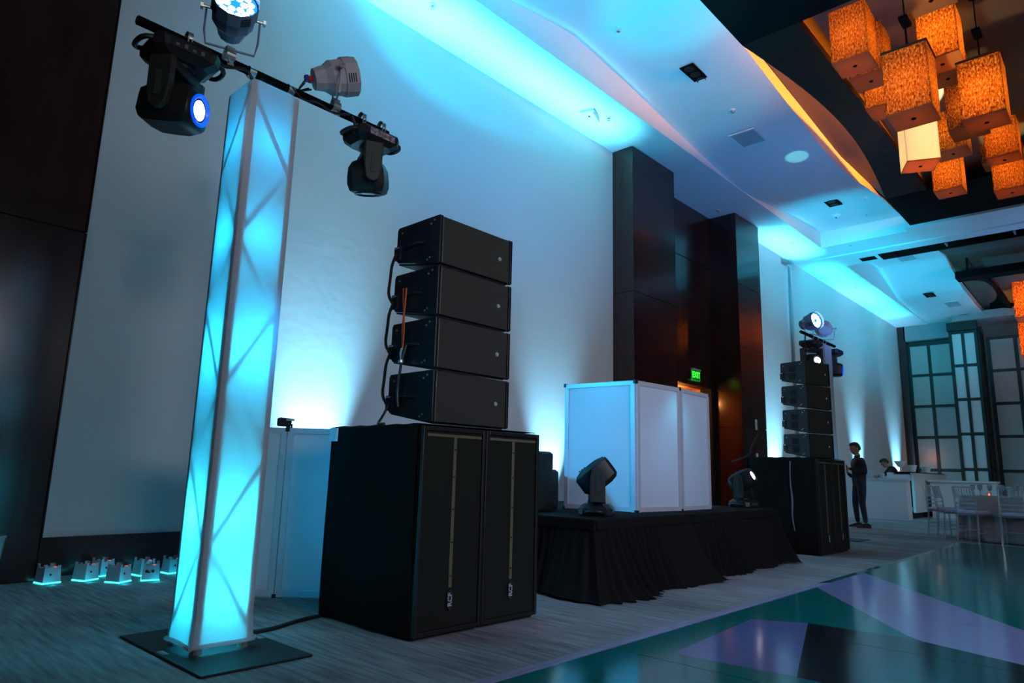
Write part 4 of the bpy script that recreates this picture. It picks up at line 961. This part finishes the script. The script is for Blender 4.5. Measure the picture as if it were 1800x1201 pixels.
# ------------------------------------------------------------------ tables and clear chairs
acr = mat('clear_acrylic', (.80, .90, .95), .06, trans=.75, spec=.8)
cush = mat('seat_cushion', (.55, .50, .68), .9)
def make_chair():
    r = thing('ballroom_chair', (0, 0, 0), '', 'chair')       # faces +x
    Z = .46
    for sx, sy in ((1, 1), (1, -1)): MB().tube([(sx*.18, sy*.19, Z), (sx*.18, sy*.19, .30), (sx*.185, sy*.195, .0)], [.016, .017, .012], 8).build('leg', acr, r, smooth=True)
    for sy in (1, -1): MB().tube([(-.19, sy*.17, Z), (-.20, sy*.17, .2), (-.225, sy*.175, 0)], [.016, .016, .012], 8).build('leg', acr, r, smooth=True)
    for sy in (1, -1): MB().tube([(-.19, sy*.17, Z), (-.205, sy*.17, .7), (-.25, sy*.168, .92)], [.016, .014, .012], 8).build('back_post', acr, r, smooth=True)
    MB().cbox(-.20, .20, -.20, .20, Z-.015, Z+.012, .01).build('seat', acr, r)
    m = MB(); m.rings([[(a*.19*k, b*.19*k, z) for a, b in ((-1, -.9), (-.9, -1), (.9, -1), (1, -.9), (1, .9), (.9, 1), (-.9, 1), (-1, .9))] for k, z in ((.95, Z+.013), (1, Z+.03), (.97, Z+.055), (.8, Z+.065))]); m.build('cushion', cush, r, smooth=True)
    def bx_(z): return -.19-.06*max(0, (z-.5)/.42)
    for z in (.58, .65, .72, .91): MB().tube([(bx_(z), -.165, z), (bx_(z)-.012, 0, z), (bx_(z), .165, z)], .010, 6).build('back_rail', acr, r, smooth=True)
    for k in range(6):
        y = -.115+.046*k; MB().tube([(bx_(.72), y, .72), (bx_(.82)-.006, y, .82), (bx_(.91), y, .91)], .007, 6).build('spindle', acr, r, smooth=True)
    for z in (.17, .25):
        for sy in (1, -1): MB().tube([(.183, sy*.19, z), (-.205, sy*.172, z)], .008, 6).build('stretcher', acr, r)
    MB().tube([(.183, -.19, .2), (.183, .19, .2)], .008, 6).build('stretcher', acr, r); MB().tube([(-.205, -.172, .22), (-.205, .172, .22)], .008, 6).build('stretcher', acr, r)
    return r
TC = (15.1, 1.72)
ch0 = make_chair()
CH = [(TC[0]-.60, TC[1]+.95, 'clear ballroom chair standing farthest left at the nearer round table'), (TC[0]-1.02, TC[1]+.58, 'clear ballroom chair second from the left, its back toward the camera'), (TC[0]-1.15, TC[1]-.02, 'clear ballroom chair at the right picture edge in front of the cloth'),
      (TC[0]+.15, TC[1]+1.25, 'clear ballroom chair behind the left side of the nearer round table'), (TC[0]+.85, TC[1]+.9, 'clear ballroom chair on the far left side of the nearer table'), (TC[0]+1.2, TC[1]+.1, 'clear ballroom chair straight across the nearer table')]
for k, (x, y, lab) in enumerate(CH):
    o = ch0 if k == 0 else copy_tree(ch0); o.location = (x, y, 0); o.rotation_euler.z = math.atan2(TC[1]-y, TC[0]-x)+(.15 if k == 1 else -.1); o['label'] = lab; o['group'] = 'clear ballroom chairs around the round tables'
clothm = mat('taupe_tablecloth', (.34, .31, .31), .8, spec=.3)
tb = thing('round_table', (*TC, 0), 'round banquet table under the taupe cloth', 'table')
MB().cyl((0, 0, .72), (0, 0, .75), .9, n=40).build('tabletop', wood, tb)
for q in range(4): MB().cyl((.5*math.cos(q*1.57+.7), .5*math.sin(q*1.57+.7), 0), (.5*math.cos(q*1.57+.7), .5*math.sin(q*1.57+.7), .72), .02).build('leg', steel, tb)
def tcloth(x, y, lab, z=.752, rr=.92):
    rs = []; n = 120
    for f in (0, .02, .15, .4, .7, .92, 1):
        ring = []
        for i in range(n):
            t = 2*math.pi*i/n; w_ = .07*f*math.sin(14*t+1.5*math.sin(3*t))+.03*f*math.sin(31*t)
            q = rr+.015*min(1, f*20)+.05*f+w_*.7; ring.append((q*math.cos(t), q*math.sin(t), max(.012, z+.006-(z-.01)*f)))
        rs.append(ring)
    m = MB(); m.rings([[(px*.02, py*.02, z+.006) for px, py, _ in rs[0]]]+rs, caps=False)
    o = m.build('tablecloth', clothm, None, smooth=True, solid=.004); o.location = (x, y, 0); tag(o, lab, 'tablecloth'); return o
tcloth(*TC, 'taupe cloth draped to the floor over the nearer round table')
glassm = mat('stemware', (.75, .8, .9), .04, trans=.8)
def make_glass():
    r = thing('wine_glass', (0, 0, 0), '', 'glass')
    MB().lathe([(.035, 0), (.033, .004), (.005, .01), (.005, .09)], 14, caps=False).build('stem', glassm, r, smooth=True)
    MB().lathe([(.005, .09), (.03, .11), (.04, .15), (.034, .20), (.032, .20), (.037, .15), (.027, .112), (.0, .1)], 16, caps=False).build('bowl', glassm, r, smooth=True)
    return r
g0 = make_glass()
gl = []
for k in range(14):
    t = 2*math.pi*k/14+.2; rr = .62 if k % 2 else .74
    o = g0 if k == 0 else copy_tree(g0); o.location = (TC[0]+rr*math.cos(t), TC[1]+rr*math.sin(t), .762); o['label'] = 'clear stemmed wine glass standing on the taupe cloth of the nearer round table'; o['group'] = 'wine glasses on the nearer table'
for k, (x, y, lab) in enumerate(((TC[0]-.42, TC[1]+.42, 'small amber candle cup at the left of the nearer table'), (TC[0]-.45, TC[1]-.16, 'small amber candle cup at the right of the nearer table'))):
    r = thing('candle_cup', (x, y, .762), lab, 'candle')
    MB().lathe([(.03, 0), (.035, .01), (.037, .07), (.034, .07), (.03, .012), (0, .01)], 14, caps=False).build('cup', glassm, r, smooth=True)
    MB().lathe([(.0, .01), (.012, .02), (.014, .035), (0, .065)], 10, caps=False).build('flame', candle, r)
cp = thing('flower_centrepiece', (TC[0]+.05, TC[1]-.28, .762), 'pale pink centrepiece glowing amber at the right picture edge', 'centrepiece')
MB().lathe([(.08, 0), (.09, .02), (.05, .16), (.07, .2)], 16).build('vase', glassm, cp, smooth=True)
for q in range(14):
    t = q*2.4; rr = .02+.010*q; c = (rr*math.cos(t), rr*math.sin(t), .36-.010*q)
    MB().lathe([(.0, 0), (.05, .02), (.058, .05), (.03, .085), (0, .09)], 8, org=(c[0], c[1], c[2]-.1)).build('bloom', mat('bloom_pink', (.62, .42, .46), .8), cp, smooth=True)
# second table, mostly past the right picture edge
T2 = (18.6, .9)
tb2 = thing('round_table', (*T2, 0), 'farther round banquet table past the right picture edge', 'table')
MB().cyl((0, 0, .72), (0, 0, .75), .9, n=40).build('tabletop', wood, tb2)
for q in range(4): MB().cyl((.5*math.cos(q*1.57), .5*math.sin(q*1.57), 0), (.5*math.cos(q*1.57), .5*math.sin(q*1.57), .72), .02).build('leg', steel, tb2)
tcloth(*T2, 'taupe cloth over the farther round table')
for k, (dx, dy, lab) in enumerate(((-1.05, .55, 'clear chair at the near side of the farther table'), (-.45, 1.15, 'clear chair at the left side of the farther table'), (.5, 1.1, 'clear chair at the back left of the farther table'))):
    o = copy_tree(ch0); o.location = (T2[0]+dx, T2[1]+dy, 0); o.rotation_euler.z = math.atan2(-dy, -dx); o['label'] = lab; o['group'] = 'clear ballroom chairs around the round tables'
# ------------------------------------------------------------------ people
skin = mat('skin', (.36, .19, .12), .6); shirt = mat('black_shirt', (.008, .009, .012), .85); trou = mat('navy_trousers', (.012, .018, .035), .85)
hairm = mat('black_hair', (.01, .008, .007), .6); shoem = mat('black_leather', (.008, .008, .009), .35)
def skin_mesh(name, verts, edges, root, levels=2):
    me = bpy.data.meshes.new(name); me.from_pydata([v[:3] for v in verts], edges, [])
    o = bpy.data.objects.new(name, me); COL.objects.link(o)
    md = o.modifiers.new('skin', 'SKIN'); md.use_smooth_shade = True; o.modifiers.new('sub', 'SUBSURF').levels = levels
    for i, v in enumerate(verts):
        sv = me.skin_vertices[0].data[i]; rr = v[3]; sv.radius = rr if isinstance(rr, tuple) else (rr, rr); sv.use_root = (i == root)
    dg = bpy.context.evaluated_depsgraph_get(); dg.update()
    out = bpy.data.meshes.new_from_object(o.evaluated_get(dg)); bpy.data.objects.remove(o); out.name = name
    return out
def chain(vs, es, pts, start=None):
    prev = start
    for p in pts:
        vs.append(p); i = len(vs)-1
        if prev is not None: es.append((prev, i))
        prev = i
    return prev
def add_head(root, body_skin, M, hair_back=True):
    """head in its own frame M: face along +x; head centre at origin, about 23 cm tall; returned as rings merged in one mesh"""
    m = MB(); m.M = M
    secs = [(-.125, .038, .030, .012), (-.10, .062, .045, .012), (-.065, .086, .062, .004), (-.03, .094, .070, 0), (.01, .096, .074, 0), (.05, .097, .076, -.004), (.085, .085, .068, -.008), (.108, .058, .048, -.012), (.118, .02, .018, -.014)]
    rs = []
    for z, a, b, cx_ in secs: rs.append([(cx_+a*math.cos(t), b*math.sin(t), z) for t in [2*math.pi*i/20 for i in range(20)]])
    m.rings(rs)
    m.rings([[(.085, -.008, .028), (.085, .008, .028), (.09, .0, .03)], [(.112, -.014, -.018), (.112, .014, -.018), (.118, 0, -.006)], [(.09, -.012, -.03), (.09, .012, -.03), (.095, 0, -.025)]])    # nose
    for sy in (-1, 1):
        m.lathe([(.0, -.01), (.02, -.006), (.03, .0), (.022, .008), (0, .01)], 10, axis=(0, 1, .0), org=(-.008, sy*.076, -.005))   # ears
    return m
def eyes(root, M, par):
    m = MB(); m.M = M
    for sy in (-1, 1): m.lathe([(0, -.006), (.010, -.003), (.012, 0), (.010, .003), (0, .006)], 10, axis=(1, 0, 0), org=(.082, sy*.030, .015))
    m.build('eyes', mat('eye_dark', (.05, .04, .04), .2), par, smooth=True)
    m = MB(); m.M = M
    for sy in (-1, 1): m.bar((.090, sy*.016, .038), (.080, sy*.048, .038), .006, .008)
    m.build('eyebrows', hairm, par)
    m = MB(); m.M = M; m.bar((.088, -.024, -.058), (.088, .024, -.058), .010, .012); m.build('mouth', mat('lips', (.25, .10, .08), .5), par)
def hair_cap(M, par, top=1.0):
    m = MB(); m.M = M
    rs = []
    for z, a, b, cx_ in ((-.04, .075, .074, -.035), (0, .092, .080, -.024), (.04, .100, .084, -.016), (.07, .104, .085, -.004), (.10, .096, .076, .0), (.13, .070, .055, .004), (.142, .02, .02, .004)):
        rs.append([(cx_+a*math.cos(t)*(1+.04*math.sin(5*t+z*30)), b*math.sin(t)*(1+.03*math.sin(7*t)), z) if not (abs(t-math.pi) > math.pi*.62 and z < .055) else (cx_+a*.4*math.cos(t), b*.72*math.sin(t), z+.02) for t in [2*math.pi*i/24 for i in range(24)]])
    m.rings(rs).build('hair', hairm, par, smooth=True)
def make_hand(pts, curl, root):
    pass
def finger_chain(vs, es, root_i, palm, dirv, side, up, L, r=.0085):
    """four fingers and a thumb, bent at the knuckles"""
    dirv = Vector(dirv).normalized(); side = Vector(side).normalized(); up = Vector(up).normalized(); palm = Vector(palm)
    for k, (o, l) in enumerate(((-.030, .070), (-.010, .080), (.010, .076), (.030, .062))):
        b = palm+side*o+dirv*.03
        p1 = b+dirv*l*.45*L; p2 = p1+(dirv*.85-up*.5).normalized()*l*.35*L; p3 = p2+(dirv*.5-up*.85).normalized()*l*.25*L
        yield [(*(palm+side*o*.8), .010), (*b, .010), (*p1, r), (*p2, r*.95), (*p3, r*.8)]
    b = palm-side*.03-dirv*.01
    yield [(*(palm-side*.01-dirv*.015), .012), (*(b-side*.012), .012), (*(b-side*.03+dirv*.03), .010), (*(b-side*.035+dirv*.055), .008)]
def person(label, loc, rz, verts, edges, rootv, headM, hands, z_belt, parts=()):
    r = thing('person', loc, label, 'person', rz)
    me = skin_mesh('body', verts, edges, rootv)
    bm = bmesh.new(); bm.from_mesh(me)
    hm = add_head(r, skin, headM); hv = [bm.verts.new(v) for v in hm.v]
    hf = []
    for f in hm.f:
        try: hf.append(bm.faces.new([hv[i] for i in f])); hf[-1].material_index = 5
        except ValueError: pass
    heads = set(hf)
    handf = set()
    for palm, dv, sd, up in hands:
        for ch in finger_chain(None, None, None, palm, dv, sd, up, 1.0):
            fm = skin_mesh('finger', ch, [(i, i+1) for i in range(len(ch)-1)], 0, 1)
            fm.materials.clear()
            for q_ in range(6): fm.materials.append(skin)
            fm.polygons.foreach_set('material_index', [5]*len(fm.polygons))
            bm.from_mesh(fm); bpy.data.meshes.remove(fm)
        bmesh.ops.recalc_face_normals(bm, faces=bm.faces)
    for f in bm.faces:
        c = f.calc_center_median(); f.smooth = True
        if f.material_index == 5: f.material_index = 0
        elif any((c-Vector(h[0])).length < .062 for h in hands): f.material_index = 0
        elif (c-headM.translation).length < .155: f.material_index = 0
        elif c.z < z_belt: f.material_index = 2
        else: f.material_index = 1
    me.materials.clear()
    for mm in (skin, shirt, trou): me.materials.append(mm)
    bm.to_mesh(me); bm.free()
    o = bpy.data.objects.new('body', me); COL.objects.link(o); o.parent = r
    eyes(r, headM, o); hair_cap(headM, o)
    return r, o
# standing man: local +x is the way he faces
V = [(0, 0, .97, (.155, .11)), (0, 0, 1.10, (.15, .105)), (0.0, 0, 1.25, (.165, .11)), (0, 0, 1.38, (.155, .10)), (.0, 0, 1.46, (.075, .07)), (.012, 0, 1.53, (.052, .052)), (.02, 0, 1.58, (.05, .05))]
Ed = [(i, i+1) for i in range(6)]
def addc(start, pts):
    global V, Ed
    p = start
    for q in pts: V.append(q); Ed.append((p, len(V)-1)); p = len(V)-1
    return p
addc(0, [(.0, .10, .90, .105), (.01, .115, .70, .088), (.02, .13, .49, .066), (-.005, .14, .28, .056), (-.02, .15, .09, .048)])
addc(0, [(.0, -.10, .90, .105), (.03, -.13, .70, .088), (.05, -.16, .49, .066), (.03, -.18, .28, .056), (.01, -.19, .09, .048)])
addc(3, [(.0, .17, 1.40, .07), (-.03, .235, 1.26, .056), (-.04, .265, 1.12, .048), (.09, .20, 1.15, .040), (.19, .09, 1.21, .033), (.23, .05, 1.235, (.035, .02))])
addc(3, [(.0, -.17, 1.40, .07), (-.05, -.235, 1.26, .056), (-.06, -.255, 1.13, .048), (.06, -.22, 1.05, .040), (.17, -.12, 1.11, .033), (.215, -.07, 1.15, (.035, .02))])
HM = Matrix.Translation((.045, 0, 1.645)) @ Matrix.Rotation(R(8), 4, 'Y')
hands = [((.235, .045, 1.24), (.3, -.75, .55), (.2, .5, .8), (.9, .2, -.2)), ((.22, -.065, 1.155), (.25, .8, .5), (.2, -.5, .8), (.9, -.2, -.2))]
man, mb_ = person('standing man in black shirt and dark trousers beside the far speakers, hand at chest', (15.98, 4.62, 0), math.atan2(.80, -.60), V, Ed, 0, HM, hands, 1.0)
for sy, fx, fy in ((1, -.02, .15), (-1, .01, -.19)):
    m = MB(); m.rings([[(fx+x, fy+a, z) for a, z in ((-w_, 0), (w_, 0), (w_, h*.6), (w_*.6, h), (-w_*.6, h), (-w_, h*.6))] for x, w_, h in ((-.09, .035, .07), (-.03, .042, .10), (.05, .042, .085), (.12, .046, .06), (.17, .036, .045), (.19, .015, .03))]); m.build('shoe', shoem, mb_, smooth=True)
m = MB(); m.rings([[(.115*math.cos(t)*1.0*k, .158*math.sin(t)*k, z) for t in [2*math.pi*i/24 for i in range(24)]] for k, z in ((.98, .985), (1.0, .99), (1.0, 1.02), (.98, 1.025))], caps=False); bl = m.build('belt', shoem, mb_)
MB().box(.112, .12, -.025, .025, .988, 1.022).build('buckle', silver, bl)
m = MB(); m.rings([[(.012+.062*math.cos(t), .062*math.sin(t), z+.02*math.cos(t)*-1) for t in [2*math.pi*i/16 for i in range(16)]] for z in (1.47, 1.505)], caps=False); m.build('collar', shirt, mb_)
# bending bartender
V = [(0, 0, .97, (.14, .11)), (.06, 0, 1.08, (.145, .105)), (.13, 0, 1.19, (.155, .11)), (.20, 0, 1.29, (.15, .10)), (.25, 0, 1.35, (.07, .065)), (.29, 0, 1.40, (.05, .05)), (.32, 0, 1.43, (.048, .048))]
Ed = [(i, i+1) for i in range(6)]
addc(0, [(0, .1, .88, .1), (.02, .11, .68, .085), (.03, .12, .47, .064), (.0, .13, .27, .054), (-.02, .13, .09, .046)])
addc(0, [(0, -.1, .88, .1), (.02, -.11, .68, .085), (.03, -.12, .47, .064), (.0, -.13, .27, .054), (-.02, -.13, .09, .046)])
addc(3, [(.20, .17, 1.32, .066), (.30, .26, 1.24, .052), (.38, .33, 1.17, .044), (.50, .30, 1.13, .036), (.58, .28, 1.11, .03), (.62, .27, 1.10, (.03, .02))])
addc(3, [(.20, -.17, 1.32, .066), (.28, -.24, 1.22, .052), (.34, -.27, 1.15, .044), (.46, -.24, 1.11, .036), (.53, -.22, 1.10, .03), (.57, -.21, 1.095, (.03, .02))])
HM2 = Matrix.Translation((.37, 0, 1.475)) @ Matrix.Rotation(R(32), 4, 'Y')
point('far_panel_glow', (30.9, 6.3, 1.9), 2.5, (1, .3, .08), .1)  # hidden warm lamp added for the orange glow on the lattice panel
bt, bb_ = person('bartender in black bending forward behind the white bar', (22.1, 5.30, 0), R(118), V, Ed, 0, HM2, [((.63, .268, 1.10), (1, -.1, -.1), (.1, 1, 0), (0, .1, 1)), ((.58, -.208, 1.095), (1, .1, -.1), (.1, -1, 0), (0, .1, 1))], 1.0)
for sy in (1, -1):
    m = MB(); m.rings([[(-.02+x, sy*.13+a, z) for a, z in ((-w_, 0), (w_, 0), (w_, h*.6), (w_*.6, h), (-w_*.6, h), (-w_, h*.6))] for x, w_, h in ((-.09, .035, .07), (-.03, .042, .10), (.05, .042, .085), (.12, .046, .06), (.19, .015, .03))]); m.build('shoe', shoem, bb_, smooth=True)
